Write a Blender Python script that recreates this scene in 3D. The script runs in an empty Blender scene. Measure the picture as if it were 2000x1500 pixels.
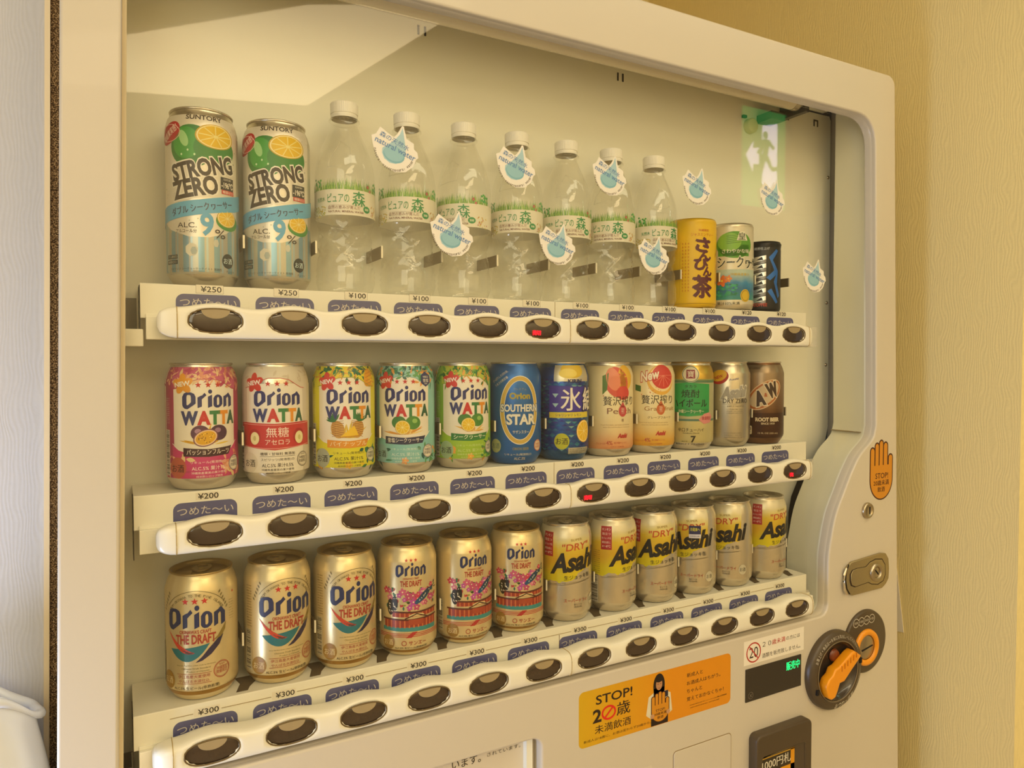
import bpy, bmesh, math, random
from math import sin, cos, pi, radians, sqrt, atan2, hypot
from mathutils import Vector, Matrix
from mathutils.geometry import tessellate_polygon

random.seed(7)
S = 0.001                       # everything below is written in millimetres
scene = bpy.context.scene
COL = scene.collection

# ------------------------------------------------------------------ camera
cam_d = bpy.data.cameras.new('camera'); cam = bpy.data.objects.new('camera', cam_d); COL.objects.link(cam)
cam_d.sensor_width = 36; cam_d.lens = 25.2; cam_d.clip_start = 0.01
yaw, pitch, roll = 0.5021, -0.031706, -0.001674
fw = Vector((sin(yaw), cos(yaw), 0)); rt = Vector((cos(yaw), -sin(yaw), 0)); up = Vector((0, 0, 1))
f2 = fw*cos(pitch) + up*sin(pitch); u2 = -fw*sin(pitch) + up*cos(pitch)
r3 = rt*cos(roll) + u2*sin(roll); u3 = -rt*sin(roll) + u2*cos(roll)
M = Matrix((r3, u3, -f2)).transposed().to_4x4()
M.translation = Vector((-76.14, -710.55, -38.02))*S
cam.matrix_world = M
scene.camera = cam

# ------------------------------------------------------------------ world, lamps, exposure
def lin(h):
    if not isinstance(h, str): return tuple(h)
    h = h.lstrip('#'); v = [int(h[i:i+2], 16)/255 for i in (0, 2, 4)]
    return tuple(c/12.92 if c <= 0.04045 else ((c+0.055)/1.055)**2.4 for c in v)

w = bpy.data.worlds.new('world'); scene.world = w; w.use_nodes = True
w.node_tree.nodes['Background'].inputs[0].default_value = (0.95, 0.88, 0.76, 1)
w.node_tree.nodes['Background'].inputs[1].default_value = 0.29
def area(name, loc, target, sx, sy, power, color):
    l = bpy.data.lights.new(name, 'AREA'); l.shape = 'RECTANGLE'; l.size = sx*S; l.size_y = sy*S
    l.energy = power; l.color = color
    o = bpy.data.objects.new(name, l); COL.objects.link(o); o.location = Vector(loc)*S
    o.rotation_euler = (Vector(target)-Vector(loc)).to_track_quat('-Z', 'Y').to_euler()
    return o
WARM = (1.0, 0.915, 0.65)
area('ceiling_lamp_light', (760, -680, 962), (620, -260, -250), 2000, 380, 9.3, WARM)
area('rear_wall_fill_light', (900, -2150, 930), (900, -2700, -500), 3200, 300, 33, WARM)  # added lamp that brightens the rear wall for soft frontal fill
area('side_fill_light', (-800, -1500, 420), (480, 0, -120), 900, 1000, 7, WARM)  # fill lamp added at the left, outside the window's reflections
area('daylight_from_corridor', (-560, -120, -620), (-165, 90, -330), 260, 320, 5.5, (0.55, 0.68, 1.0))
scene.view_settings.view_transform = 'Standard'; scene.view_settings.look = 'None'
scene.view_settings.gamma = 1.0; scene.view_settings.exposure = 0.13
scene.view_settings.use_curve_mapping = False
scene.cycles.max_bounces = 10; scene.cycles.diffuse_bounces = 5; scene.cycles.glossy_bounces = 4
scene.cycles.transparent_max_bounces = 40; scene.cycles.caustics_reflective = False
scene.cycles.caustics_refractive = False; scene.cycles.sample_clamp_indirect = 4.0

# ------------------------------------------------------------------ materials
MATS = {}
def new_mat(name):
    m = bpy.data.materials.new(name); m.use_nodes = True
    return m, m.node_tree.nodes, m.node_tree.links, m.node_tree.nodes['Principled BSDF']
def mat(name, color, rough=0.45, metal=0.0, var=0.04, nscale=25, bump=0.0, bscale=400, coat=0.0, emit=None, estr=1.0, aniso=0.0):
    if name in MATS: return MATS[name]
    m, N, L, b = new_mat(name); c = lin(color)
    tc = N.new('ShaderNodeTexCoord')
    nz = N.new('ShaderNodeTexNoise'); nz.inputs['Scale'].default_value = nscale; nz.inputs['Detail'].default_value = 4
    L.new(tc.outputs['Object'], nz.inputs['Vector'])
    mx = N.new('ShaderNodeMix'); mx.data_type = 'RGBA'
    mx.inputs[6].default_value = (*[max(0, v*(1-var)) for v in c], 1); mx.inputs[7].default_value = (*[min(1, v*(1+var)) for v in c], 1)
    L.new(nz.outputs['Fac'], mx.inputs[0]); L.new(mx.outputs[2], b.inputs['Base Color'])
    b.inputs['Roughness'].default_value = rough; b.inputs['Metallic'].default_value = metal
    b.inputs['Coat Weight'].default_value = coat
    if bump:
        n2 = N.new('ShaderNodeTexNoise'); n2.inputs['Scale'].default_value = bscale; n2.inputs['Detail'].default_value = 3
        L.new(tc.outputs['Object'], n2.inputs['Vector'])
        bp = N.new('ShaderNodeBump'); bp.inputs['Strength'].default_value = bump; bp.inputs['Distance'].default_value = 0.0006
        L.new(n2.outputs['Fac'], bp.inputs['Height']); L.new(bp.outputs[0], b.inputs['Normal'])
    if emit: b.inputs['Emission Color'].default_value = (*lin(emit), 1); b.inputs['Emission Strength'].default_value = estr
    MATS[name] = m; return m
def ink(c, metal=0.0, rough=None):
    return mat('ink_%s_%d' % (c.lstrip('#'), int(metal*10)), c, rough if rough is not None else (0.30 if metal else 0.38), metal, 0.03, 60)

PAINT = mat('ivory_enamel_paint', '#cfc5b3', 0.32, 0, 0.02, 8, 0.05, 900, coat=0.15)
INNER = mat('ivory_inner_panel', '#ebe8d6', 0.5, 0, 0.03, 10)
SHELF = mat('ivory_shelf_plastic', '#f2ecda', 0.4, 0, 0.02, 12)
BAR = mat('cream_button_bar_plastic', '#e9e3cf', 0.28, 0, 0.02, 12, coat=0.2)
DARK = mat('dark_gap', '#2e2315', 0.7)
SLIT = mat('black_slit', '#120c06', 0.8)
BROWN = mat('dark_brown_plastic', '#4f412e', 0.38, 0, 0.08, 40, 0.1, 1500)
BROWN2 = mat('darker_brown_plastic', '#3a3028', 0.22, 0, 0.08, 40, coat=0.4)
LENS = mat('smoked_button_lens', '#3b2c20', 0.12, 0, 0.25, 90, coat=0.8)
CUP = mat('taupe_button_cup', '#a08d68', 0.3, 0, 0.1, 60, coat=0.3)
BEZEL = mat('bronze_button_bezel', '#6e5a36', 0.3, 0.3, 0.1, 60)
STEEL = mat('satin_steel', '#b9ab92', 0.3, 1.0, 0.06, 300)
ALU = mat('can_aluminium', '#ddd3c0', 0.27, 0.8, 0.03, 80)
LIDM = mat('lid_aluminium', '#c4b48c', 0.32, 0.85, 0.05, 80)
ORANGE = mat('orange_plastic', '#f09a12', 0.35, 0, 0.03, 40, coat=0.2)
STICKER_BASE = mat('clear_film_edge', '#efe9dc', 0.4)
TUBE = mat('fluorescent_tube_white', '#efe2c4', 0.25, 0, 0.02, 20, coat=0.3)
CAPW = mat('white_bottle_cap', '#f4efe2', 0.4, 0, 0.02, 30)

def thin_clear(name, tint, base=0.04, rough=0.02, gloss=(1, 1, 1), dirt=0.0, bump=0.0, bscale=120):
    """a clear pane or skin: lets light through unbent and mirrors it by Fresnel's law"""
    m, N, L, b = new_mat(name); N.remove(b)
    out = N['Material Output']
    tr = N.new('ShaderNodeBsdfTransparent'); tr.inputs[0].default_value = (*tint, 1)
    gl = N.new('ShaderNodeBsdfGlossy'); gl.inputs['Roughness'].default_value = rough; gl.inputs[0].default_value = (*gloss, 1)
    geo = N.new('ShaderNodeNewGeometry')
    dt = N.new('ShaderNodeVectorMath'); dt.operation = 'DOT_PRODUCT'
    L.new(geo.outputs['Incoming'], dt.inputs[0]); L.new(geo.outputs['Normal'], dt.inputs[1])
    ab = N.new('ShaderNodeMath'); ab.operation = 'ABSOLUTE'; L.new(dt.outputs['Value'], ab.inputs[0])
    om = N.new('ShaderNodeMath'); om.operation = 'SUBTRACT'; om.inputs[0].default_value = 1; L.new(ab.outputs[0], om.inputs[1])
    pw = N.new('ShaderNodeMath'); pw.operation = 'POWER'; L.new(om.outputs[0], pw.inputs[0]); pw.inputs[1].default_value = 5
    ma = N.new('ShaderNodeMath'); ma.operation = 'MULTIPLY_ADD'; L.new(pw.outputs[0], ma.inputs[0])
    ma.inputs[1].default_value = 1-base; ma.inputs[2].default_value = base
    if bump:
        tc = N.new('ShaderNodeTexCoord'); nz = N.new('ShaderNodeTexNoise'); nz.inputs['Scale'].default_value = bscale
        L.new(tc.outputs['Object'], nz.inputs['Vector'])
        bp = N.new('ShaderNodeBump'); bp.inputs['Strength'].default_value = bump; bp.inputs['Distance'].default_value = 0.001
        L.new(nz.outputs['Fac'], bp.inputs['Height']); L.new(bp.outputs[0], gl.inputs['Normal'])
    mx = N.new('ShaderNodeMixShader'); L.new(ma.outputs[0], mx.inputs[0]); L.new(tr.outputs[0], mx.inputs[1]); L.new(gl.outputs[0], mx.inputs[2])
    last = mx
    if dirt:
        df = N.new('ShaderNodeBsdfDiffuse'); df.inputs[0].default_value = (0.9, 0.86, 0.78, 1)
        m2 = N.new('ShaderNodeMixShader'); m2.inputs[0].default_value = dirt
        L.new(mx.outputs[0], m2.inputs[1]); L.new(df.outputs[0], m2.inputs[2]); last = m2
    L.new(last.outputs[0], out.inputs[0]); MATS[name] = m; return m
GLASS = thin_clear('window_glass', (0.985, 0.985, 0.97), 0.022, 0.02)
PET = thin_clear('clear_bottle_plastic', (0.975, 0.975, 0.96), 0.06, 0.04, dirt=0.015, bump=0.25)

def wallpaper(name, color, axis, period, depth):
    m, N, L, b = new_mat(name); c = lin(color)
    tc = N.new('ShaderNodeTexCoord'); sp = N.new('ShaderNodeSeparateXYZ'); L.new(tc.outputs['Object'], sp.inputs[0])
    mp = N.new('ShaderNodeMapping'); L.new(tc.outputs['Object'], mp.inputs[0])
    mp.inputs['Scale'].default_value = (44, 44, 17)
    nz = N.new('ShaderNodeTexNoise'); nz.inputs['Scale'].default_value = 1.0; nz.inputs['Detail'].default_value = 1.5; L.new(mp.outputs[0], nz.inputs['Vector'])
    m1 = N.new('ShaderNodeMath'); m1.operation = 'MULTIPLY_ADD'; L.new(nz.outputs['Fac'], m1.inputs[0]); m1.inputs[1].default_value = period*S*6
    L.new(sp.outputs[axis], m1.inputs[2])
    m2 = N.new('ShaderNodeMath'); m2.operation = 'MULTIPLY'; m2.inputs[1].default_value = 2*pi/(period*S); L.new(m1.outputs[0], m2.inputs[0])
    sn = N.new('ShaderNodeMath'); sn.operation = 'SINE'; L.new(m2.outputs[0], sn.inputs[0])
    n3 = N.new('ShaderNodeTexNoise'); n3.inputs['Scale'].default_value = 260; n3.inputs['Detail'].default_value = 2; L.new(tc.outputs['Object'], n3.inputs['Vector'])
    ad = N.new('ShaderNodeMath'); ad.operation = 'MULTIPLY_ADD'; L.new(n3.outputs['Fac'], ad.inputs[0]); ad.inputs[1].default_value = 2.2; L.new(sn.outputs[0], ad.inputs[2])
    bp = N.new('ShaderNodeBump'); bp.inputs['Strength'].default_value = 0.14; bp.inputs['Distance'].default_value = depth*S
    L.new(ad.outputs[0], bp.inputs['Height']); L.new(bp.outputs[0], b.inputs['Normal'])
    mr = N.new('ShaderNodeMapRange'); L.new(ad.outputs[0], mr.inputs[0]); mr.inputs[1].default_value = -1; mr.inputs[2].default_value = 3
    mx = N.new('ShaderNodeMix'); mx.data_type = 'RGBA'; L.new(mr.outputs[0], mx.inputs[0])
    mx.inputs[6].default_value = (*[v*0.95 for v in c], 1); mx.inputs[7].default_value = (*[min(1, v*1.04) for v in c], 1)
    L.new(mx.outputs[2], b.inputs['Base Color']); b.inputs['Roughness'].default_value = 0.75
    b.inputs['Specular IOR Level'].default_value = 0.25
    return m

# ------------------------------------------------------------------ mesh helpers
class MB:
    """collects faces in millimetres; build() links them as ONE mesh object"""
    def __init__(s): s.v = []; s.f = []; s.m = []; s.mats = []; s.n = None; s.smooth = []
    def mi(s, m):
        if m not in s.mats: s.mats.append(m)
        return s.mats.index(m)
    def face(s, pts, m, smooth=False):
        k = len(s.v); s.v += [tuple(p) for p in pts]; s.f.append(tuple(range(k, k+len(pts)))); s.m.append(s.mi(m)); s.smooth.append(smooth)
    def grid(s, rows, m, closed=False, smooth=True, mf=None):
        k = len(s.v); nr = len(rows); nc = len(rows[0])
        for r in rows: s.v += [tuple(p) for p in r]
        for i in range(nr-1):
            for j in range(nc if closed else nc-1):
                j2 = (j+1) % nc
                s.f.append((k+i*nc+j, k+i*nc+j2, k+(i+1)*nc+j2, k+(i+1)*nc+j))
                s.m.append(s.mi(mf(i, j) if mf else m)); s.smooth.append(smooth)
    def box(s, x0, x1, y0, y1, z0, z1, m):
        p = [(x, y, z) for x in (x0, x1) for y in (y0, y1) for z in (z0, z1)]
        k = len(s.v); s.v += p
        for q in ((0, 1, 3, 2), (4, 6, 7, 5), (0, 4, 5, 1), (2, 3, 7, 6), (0, 2, 6, 4), (1, 5, 7, 3)):
            s.f.append(tuple(k+a for a in q)); s.m.append(s.mi(m)); s.smooth.append(False)
    def lathe(s, prof, m, seg=48, cx=0, cy=0, cz=0, mf=None):
        rows = [[(cx+r*sin(2*pi*j/seg), cy-r*cos(2*pi*j/seg), cz+z) for j in range(seg)] for r, z in prof]
        s.grid(rows, m, True, True, mf)
    def lathe_y(s, prof, m, seg=48, cx=0, cz=0):
        rows = [[(cx+r*cos(2*pi*j/seg), y, cz+r*sin(2*pi*j/seg)) for j in range(seg)] for r, y in prof]
        s.grid(rows, m, True, True)
    def tube(s, pts, r, m, seg=10):
        pts = [Vector(p) for p in pts]; rows = []
        for i, p in enumerate(pts):
            t = (pts[min(i+1, len(pts)-1)]-pts[max(i-1, 0)]).normalized()
            a = t.cross(Vector((0, 0, 1)));  a = a if a.length > 0.1 else t.cross(Vector((1, 0, 0))); a.normalize(); b = t.cross(a)
            rows.append([p+(a*cos(2*pi*j/seg)+b*sin(2*pi*j/seg))*r for j in range(seg)])
        s.grid(rows, m, True, True); s.face(rows[0][::-1], m); s.face(rows[-1], m)
    def mesh(s, name):
        me = bpy.data.meshes.new(name); me.from_pydata([(x*S, y*S, z*S) for x, y, z in s.v], [], s.f)
        for m in s.mats: me.materials.append(m)
        me.polygons.foreach_set('material_index', [int(i) for i in s.m]); me.polygons.foreach_set('use_smooth', [bool(i) for i in s.smooth])
        me.update(); return me
    def build(s, name, parent=None, loc=None, fix=True):
        me = s.mesh(name)
        if fix:
            b = bmesh.new(); b.from_mesh(me); bmesh.ops.recalc_face_normals(b, faces=b.faces); b.to_mesh(me); b.free()
        return link(name, me, parent, loc)
def link(name, me, parent=None, loc=None):
    o = bpy.data.objects.new(name, me); COL.objects.link(o)
    if parent: o.parent = parent
    if loc: o.location = Vector(loc)*S
    return o
def empty(name, loc=(0, 0, 0)):
    o = bpy.data.objects.new(name, None); COL.objects.link(o); o.location = Vector(loc)*S; o.empty_display_size = 0.02; return o
def tag(o, label=None, cat=None, group=None, kind=None):
    if label: o['label'] = label
    if cat: o['category'] = cat
    if group: o['group'] = group
    if kind: o['kind'] = kind
    return o
def bevel(o, w, seg=2):
    md = o.modifiers.new('bevel', 'BEVEL'); md.width = w*S; md.segments = seg; md.limit_method = 'ANGLE'; md.angle_limit = radians(40); return o

def plate(name, loops, y0, y1, m, parent=None, bev=0.0, res=2):
    """flat plate in the XZ plane between y0 (front) and y1 (back); the first loop is the outline, the rest are holes; round edges"""
    cu = bpy.data.curves.new(name, 'CURVE'); cu.dimensions = '2D'; cu.fill_mode = 'BOTH'
    for lp in loops:
        sp = cu.splines.new('POLY'); sp.points.add(len(lp)-1); sp.use_cyclic_u = True
        for p, q in zip(sp.points, lp): p.co = (q[0]*S, q[1]*S, 0, 1)
    t = (y1-y0)/2
    cu.extrude = max(0, (t-bev))*S; cu.bevel_depth = bev*S; cu.bevel_resolution = res; cu.offset = -bev*S
    o = bpy.data.objects.new(name, cu); COL.objects.link(o)
    me = bpy.data.meshes.new_from_object(o); bpy.data.objects.remove(o); bpy.data.curves.remove(cu)
    yc = (y0+y1)/2*S
    for v in me.vertices:
        x, y, z = v.co; v.co = (x, yc-z, y)
    me.materials.clear(); me.materials.append(m); me.name = name
    return link(name, me, parent)
def rrect(x0, x1, z0, z1, r, n=6):
    pts = []
    for cx, cz, a in ((x1-r, z1-r, 0), (x0+r, z1-r, 90), (x0+r, z0+r, 180), (x1-r, z0+r, 270)):
        for k in range(n+1):
            t = radians(a+90*k/n); pts.append((cx+r*cos(t), cz+r*sin(t)))
    return pts

# ------------------------------------------------------------------ flat print: drawn in mm, then laid on a plane or wrapped round a can
TXT = {}
def glyphs(s, bold=0.0, shear=0.0, serif=False):
    k = (s, bold, shear)
    if k in TXT: return TXT[k]
    cu = bpy.data.curves.new('print', 'FONT'); cu.body = s; cu.resolution_u = 3 if len(s) < 12 else 2; cu.offset = bold; cu.shear = shear
    cu.dimensions = '2D'; cu.fill_mode = 'FRONT'
    o = bpy.data.objects.new('print', cu); COL.objects.link(o)
    me = bpy.data.meshes.new_from_object(o); bpy.data.objects.remove(o); bpy.data.curves.remove(cu)
    vs = [(v.co.x, v.co.y) for v in me.vertices]; fs = [tuple(p.vertices) for p in me.polygons]
    bpy.data.meshes.remove(me)
    if not vs: vs = [(0, 0), (1, 1)]
    x0 = min(v[0] for v in vs); x1 = max(v[0] for v in vs); z0 = min(v[1] for v in vs); z1 = max(v[1] for v in vs)
    TXT[k] = (vs, fs, (x0, x1, z0, z1)); return TXT[k]

class Art:
    def __init__(s): s.items = []         # (layer, colour key, [polygons])
    def add(s, polys, c, layer=1, metal=0.0): s.items.append((layer, (c, metal), polys)); return s
    def poly(s, pts, c, layer=1, metal=0.0):
        tr = tessellate_polygon([[Vector((x, z, 0)) for x, z in pts]])
        return s.add([[pts[i] for i in t] for t in tr], c, layer, metal)
    def rect(s, x0, x1, z0, z1, c, layer=1, metal=0.0): return s.add([[(x0, z0), (x1, z0), (x1, z1), (x0, z1)]], c, layer, metal)
    def ell(s, cx, cz, rx, rz, c, layer=1, n=24, rot=0, metal=0.0, a0=0, a1=360):
        p = []
        for k in range(n + (0 if a1-a0 == 360 else 1)):
            t = radians(a0+(a1-a0)*k/n); x = rx*cos(t); z = rz*sin(t); r = radians(rot)
            p.append((cx+x*cos(r)-z*sin(r), cz+x*sin(r)+z*cos(r)))
        return s.poly(p, c, layer, metal)
    def ring(s, cx, cz, rx, rz, t, c, layer=1, n=28, a0=0, a1=360, metal=0.0):
        q = []
        for k in range(n):
            a = radians(a0+(a1-a0)*k/n); b = radians(a0+(a1-a0)*(k+1)/n)
            q.append([(cx+rx*cos(a), cz+rz*sin(a)), (cx+rx*cos(b), cz+rz*sin(b)), (cx+(rx-t)*cos(b), cz+(rz-t)*sin(b)), (cx+(rx-t)*cos(a), cz+(rz-t)*sin(a))])
        return s.add(q, c, layer, metal)
    def star(s, cx, cz, r, c, layer=2):
        p = [(cx+(r if k % 2 == 0 else r*0.4)*sin(k*pi/5), cz+(r if k % 2 == 0 else r*0.4)*cos(k*pi/5)) for k in range(10)]
        return s.poly(p, c, layer)
    def line(s, pts, t, c, layer=2):
        q = []
        for (x0, z0), (x1, z1) in zip(pts, pts[1:]):
            d = hypot(x1-x0, z1-z0) or 1; nx = -(z1-z0)/d*t/2; nz = (x1-x0)/d*t/2
            q.append([(x0+nx, z0+nz), (x0-nx, z0-nz), (x1-nx, z1-nz), (x1+nx, z1+nz)])
        return s.add(q, c, layer)
    def text(s, t, cx, cz, w, h, c, layer=3, bold=0.0, shear=0.0, rot=0.0, outline=None):
        c = c
        """fitted to a w x h box centred on (cx, cz); w None keeps the letters' own proportions"""
        if outline: s.text(t, cx, cz, (w+h*0.14) if w else None, h*1.16, outline, layer-1, bold+0.05, shear, rot)
        cjk = any(ord(ch) > 0x2fff for ch in t)
        if cjk and bold > 0:            # heavy kana and kanji: overprinted with a small shift, so that fine strokes stay open
            d = min(2.0, h*bold*0.6)
            for q in (-1, 1): s.text(t, cx+q*d*0.7, cz, (w-d) if w else None, h, c, layer+0.3+0.3*q, 0, shear, rot)
            if d > 0.7: s.text(t, cx+d*0.3, cz-d*0.6, (w-d) if w else None, h, c, layer+0.9, 0, shear, rot); s.text(t, cx-d*0.3, cz+d*0.7, (w-d) if w else None, h, c, layer+1.2, 0, shear, rot)
            return s.text(t, cx, cz+d*0.3, (w-d) if w else None, h, c, layer+0.3, 0, shear, rot)
        vs, fs, (x0, x1, z0, z1) = glyphs(t, 0 if cjk else bold, shear)
        kz = h/max(1e-6, z1-z0); kx = (w/(x1-x0)) if w else kz; r = radians(rot); cr, sr = cos(r), sin(r)
        pt = [((x-(x0+x1)/2)*kx, (z-(z0+z1)/2)*kz) for x, z in vs]
        pt = [(cx+x*cr-z*sr, cz+x*sr+z*cr) for x, z in pt]
        return s.add([[pt[i] for i in f] for f in fs], c, layer)
    def arctext(s, t, cx, cz, r, a0, a1, h, c, layer=3, bold=0.0, inward=False, kx=1.0):
        n = len(t)
        for k, ch in enumerate(t):
            if ch == ' ': continue
            a = radians(a0+(a1-a0)*(k+0.5)/n)
            wd, hh = {'・': (h*.3, h*.3), '、': (h*.3, h*.3), '。': (h*.35, h*.35), 'ー': (h*.8, h*.14), '一': (h*.8, h*.14)}.get(ch, (None if ch in 'iIl!' else h*0.8, h))
            s.text(ch, cx+r*kx*cos(a), cz+r*sin(a), wd, hh, c, layer, bold, 0, math.degrees(a)-90+(180 if inward else 0))
        return s
    def put(s, o, dx=0, dz=0, k=1.0, kz=None, dl=0):
        kz = kz or k
        for l, c, ps in o.items: s.items.append((l+dl, c, [[(x*k+dx, z*kz+dz) for x, z in p] for p in ps]))
        return s
    def flat(s, mb, y, off=0.06, tilt=None):
        """lay the print on the plane Y = y, facing -Y"""
        for l, (c, mt), ps in s.items:
            m = c if isinstance(c, bpy.types.Material) else ink(c, mt)
            for p in ps: mb.face([(x, y-off*l, z) for x, z in ccw(p)], m)
        return mb
def ccw(p):
    return p if sum(a[0]*b[1]-b[0]*a[1] for a, b in zip(p, p[1:]+p[:1])) > 0 else p[::-1]
def clip(poly, a, axis, keep_less):
    out = []; n = len(poly)
    for i in range(n):
        p, q = poly[i], poly[(i+1) % n]
        ip = (p[axis] <= a) if keep_less else (p[axis] >= a); iq = (q[axis] <= a) if keep_less else (q[axis] >= a)
        if ip: out.append(p)
        if ip != iq:
            t = (a-p[axis])/(q[axis]-p[axis]); out.append((p[0]+t*(q[0]-p[0]), p[1]+t*(q[1]-p[1])))
    return out
def slices(poly, cuts, axis):
    lo = min(p[axis] for p in poly); hi = max(p[axis] for p in poly)
    cs = [c for c in cuts if lo+1e-6 < c < hi-1e-6]
    if not cs: return [poly]
    out = []; rest = poly
    for c in cs:
        a = clip(rest, c, axis, True)
        if len(a) > 2: out.append(a)
        rest = clip(rest, c, axis, False)
        if len(rest) < 3: return out
    out.append(rest); return out
def wrap(art, name, prof, R0, du=0.0, base=None, step=3.0, off=0.045, zoff=0.0):
    """wrap the print round a lathed body: x is arc length from the front (-Y), z is height. base = list of (z0, z1, a0, a1, colour, metal)"""
    zs = [p[1] for p in prof]
    def rad(z):
        if z <= zs[0]: return prof[0][0]
        for (r0, z0), (r1, z1) in zip(prof, prof[1:]):
            if z <= z1: return r0+(r1-r0)*(z-z0)/max(1e-6, z1-z0)
        return prof[-1][0]
    def nrm(z):
        d = 0.6; return Vector((1, 0, -(rad(z+d)-rad(z-d))/(2*d))).normalized()
    mb = MB(); normals = []; zmax = prof[-1][1]-2.0
    xc = [i*step for i in range(-60, 61)]; zc = [z for z in zs[1:-1]]
    def emit(pts, m, l):
        k = []
        for x, z in ccw(list(pts)):
            a = (x+du)/R0; r = rad(z)+0.05+off*(l+1); k.append((r*sin(a), -r*cos(a), z+zoff))
            n = nrm(z); normals.append(Vector((n.x*sin(a), -n.x*cos(a), n.z)))
        mb.face(k, m, True)
    for z0, z1, x0, x1, c, mt in (base or []):
        m = c if isinstance(c, bpy.types.Material) else ink(c, mt)
        xs = [x0]+[c_ for c_ in xc if x0+1e-6 < c_ < x1-1e-6]+[x1]
        zz = [z0]+[z for z in zc if z0 < z < z1]+[z1]
        for a, b in zip(xs, xs[1:]):
            for c0, c1 in zip(zz, zz[1:]): emit([(a, c0), (b, c0), (b, c1), (a, c1)], m, -0.6)
    for l, (c, mt), ps in art.items:
        m = c if isinstance(c, bpy.types.Material) else ink(c, mt)
        for p in ps:
            if max(v[1] for v in p) > zmax: p = clip(p, zmax, 1, True)
            if len(p) < 3: continue
            for q in slices(p, xc, 0):
                for r in slices(q, zc, 1):
                    if len(r) > 2: emit(r, m, l)
    me = mb.mesh(name); me.normals_split_custom_set_from_vertices([tuple(n) for n in normals])
    return me

# ================================================================== the room
WALL_R = wallpaper('beige_wave_wallpaper_side', '#f0dd9f', 1, 4.2, 0.6)
WALL_L = wallpaper('daylit_wave_wallpaper', '#c8c8cc', 0, 3.4, 0.4)  # same paper as the side wall, with cool daylight put into its colour
PLAIN = mat('plain_plaster', '#e8d8b4', 0.85, 0, 0.05, 4)
CEIL = mat('ceiling_white', '#e6d8b8', 0.85, 0, 0.04, 4)
FLOORM = mat('brown_floor_tile', '#b8a688', 0.5, 0, 0.15, 6)
def slab(name, x0, x1, y0, y1, z0, z1, m):
    mb = MB(); mb.box(x0, x1, y0, y1, z0, z1, m); o = mb.build(name); o['kind'] = 'structure'; return o
slab('floor', -1600, 4200, -2750, 800, -1440, -1400, FLOORM)
slab('ceiling', -1600, 4200, -2750, 800, 975, 1010, CEIL)
slab('wall_right', 1100, 1220, -142, 760, -1400, 975, WALL_R)
def lean(o, k=0.0198, z0=-58, xmin=-1000):
    for v in o.data.vertices:
        if v.co.x > xmin*S: v.co.x += k*(v.co.z-z0*S)
lean(slab('wall_left', -1600, -137, 90, 800, -1400, 975, WALL_L))
slab('wall_back', -137, 1100, 720, 800, -1400, 975, WALL_R)
slab('wall_behind', -1600, 4200, -2750, -2700, -1400, 975, PLAIN)
lean(slab('trim_1', -137, -132.6, 84, 140, -1400, 975, mat('cream_trim', '#f0dcb4', 0.4, 0, 0.03, 20)))

# rough dark filler between the wall trim and the cabinet
def filler_mat():
    m, N, L, b = new_mat('speckled_filler'); tc = N.new('ShaderNodeTexCoord')
    v = N.new('ShaderNodeTexVoronoi'); v.inputs['Scale'].default_value = 620; L.new(tc.outputs['Object'], v.inputs['Vector'])
    n = N.new('ShaderNodeTexNoise'); n.inputs['Scale'].default_value = 900; n.inputs['Detail'].default_value = 2; L.new(tc.outputs['Object'], n.inputs['Vector'])
    r = N.new('ShaderNodeValToRGB'); e = r.color_ramp.elements
    e[0].position = 0.36; e[0].color = (*lin('#241405'), 1); e[1].position = 0.66; e[1].color = (*lin('#c3a67c'), 1)
    k = e.new(0.52); k.color = (*lin('#7b5f3c'), 1)
    L.new(n.outputs['Fac'], r.inputs[0]); L.new(r.outputs[0], b.inputs['Base Color']); b.inputs['Roughness'].default_value = 0.9
    bp = N.new('ShaderNodeBump'); bp.inputs['Strength'].default_value = 1; bp.inputs['Distance'].default_value = 0.001
    L.new(v.outputs['Distance'], bp.inputs['Height']); L.new(bp.outputs[0], b.inputs['Normal']); return m
lean(slab('trim_2', -132.6, -112, 88, 140, -1400, 975, filler_mat()))

# glowing panel added for the light-washed ceiling, and exit sign behind the photographer (both seen mirrored in the window)
cl = empty('ceiling_glow', (300, -1850, 968))
tag(cl, 'large glowing panel standing in for light-washed ceiling, mirrored at the upper left of the window', 'glowing panel')
lp = [(-420, -2410), (589, -2130), (808, -1105), (405, -1325), (-40, -1780), (-420, -2080)]
lp = [(x-300, y+1850) for x, y in lp]
fr = plate('glow_sheet', [lp], -4, 4, mat('luminous_panel', '#fff2d8', 0.5, emit='#ffe4b4', estr=5.0), cl)
f3 = plate('frame', [[(x*1.03, y*1.03) for x, y in lp], lp], -5, 5, mat('glow_frame_white', '#e8dcc2', 0.5), cl)
for o in (fr, f3):
    for v in o.data.vertices: x, y, z = v.co; v.co = (x, z, y)
    o.data.flip_normals()

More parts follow.
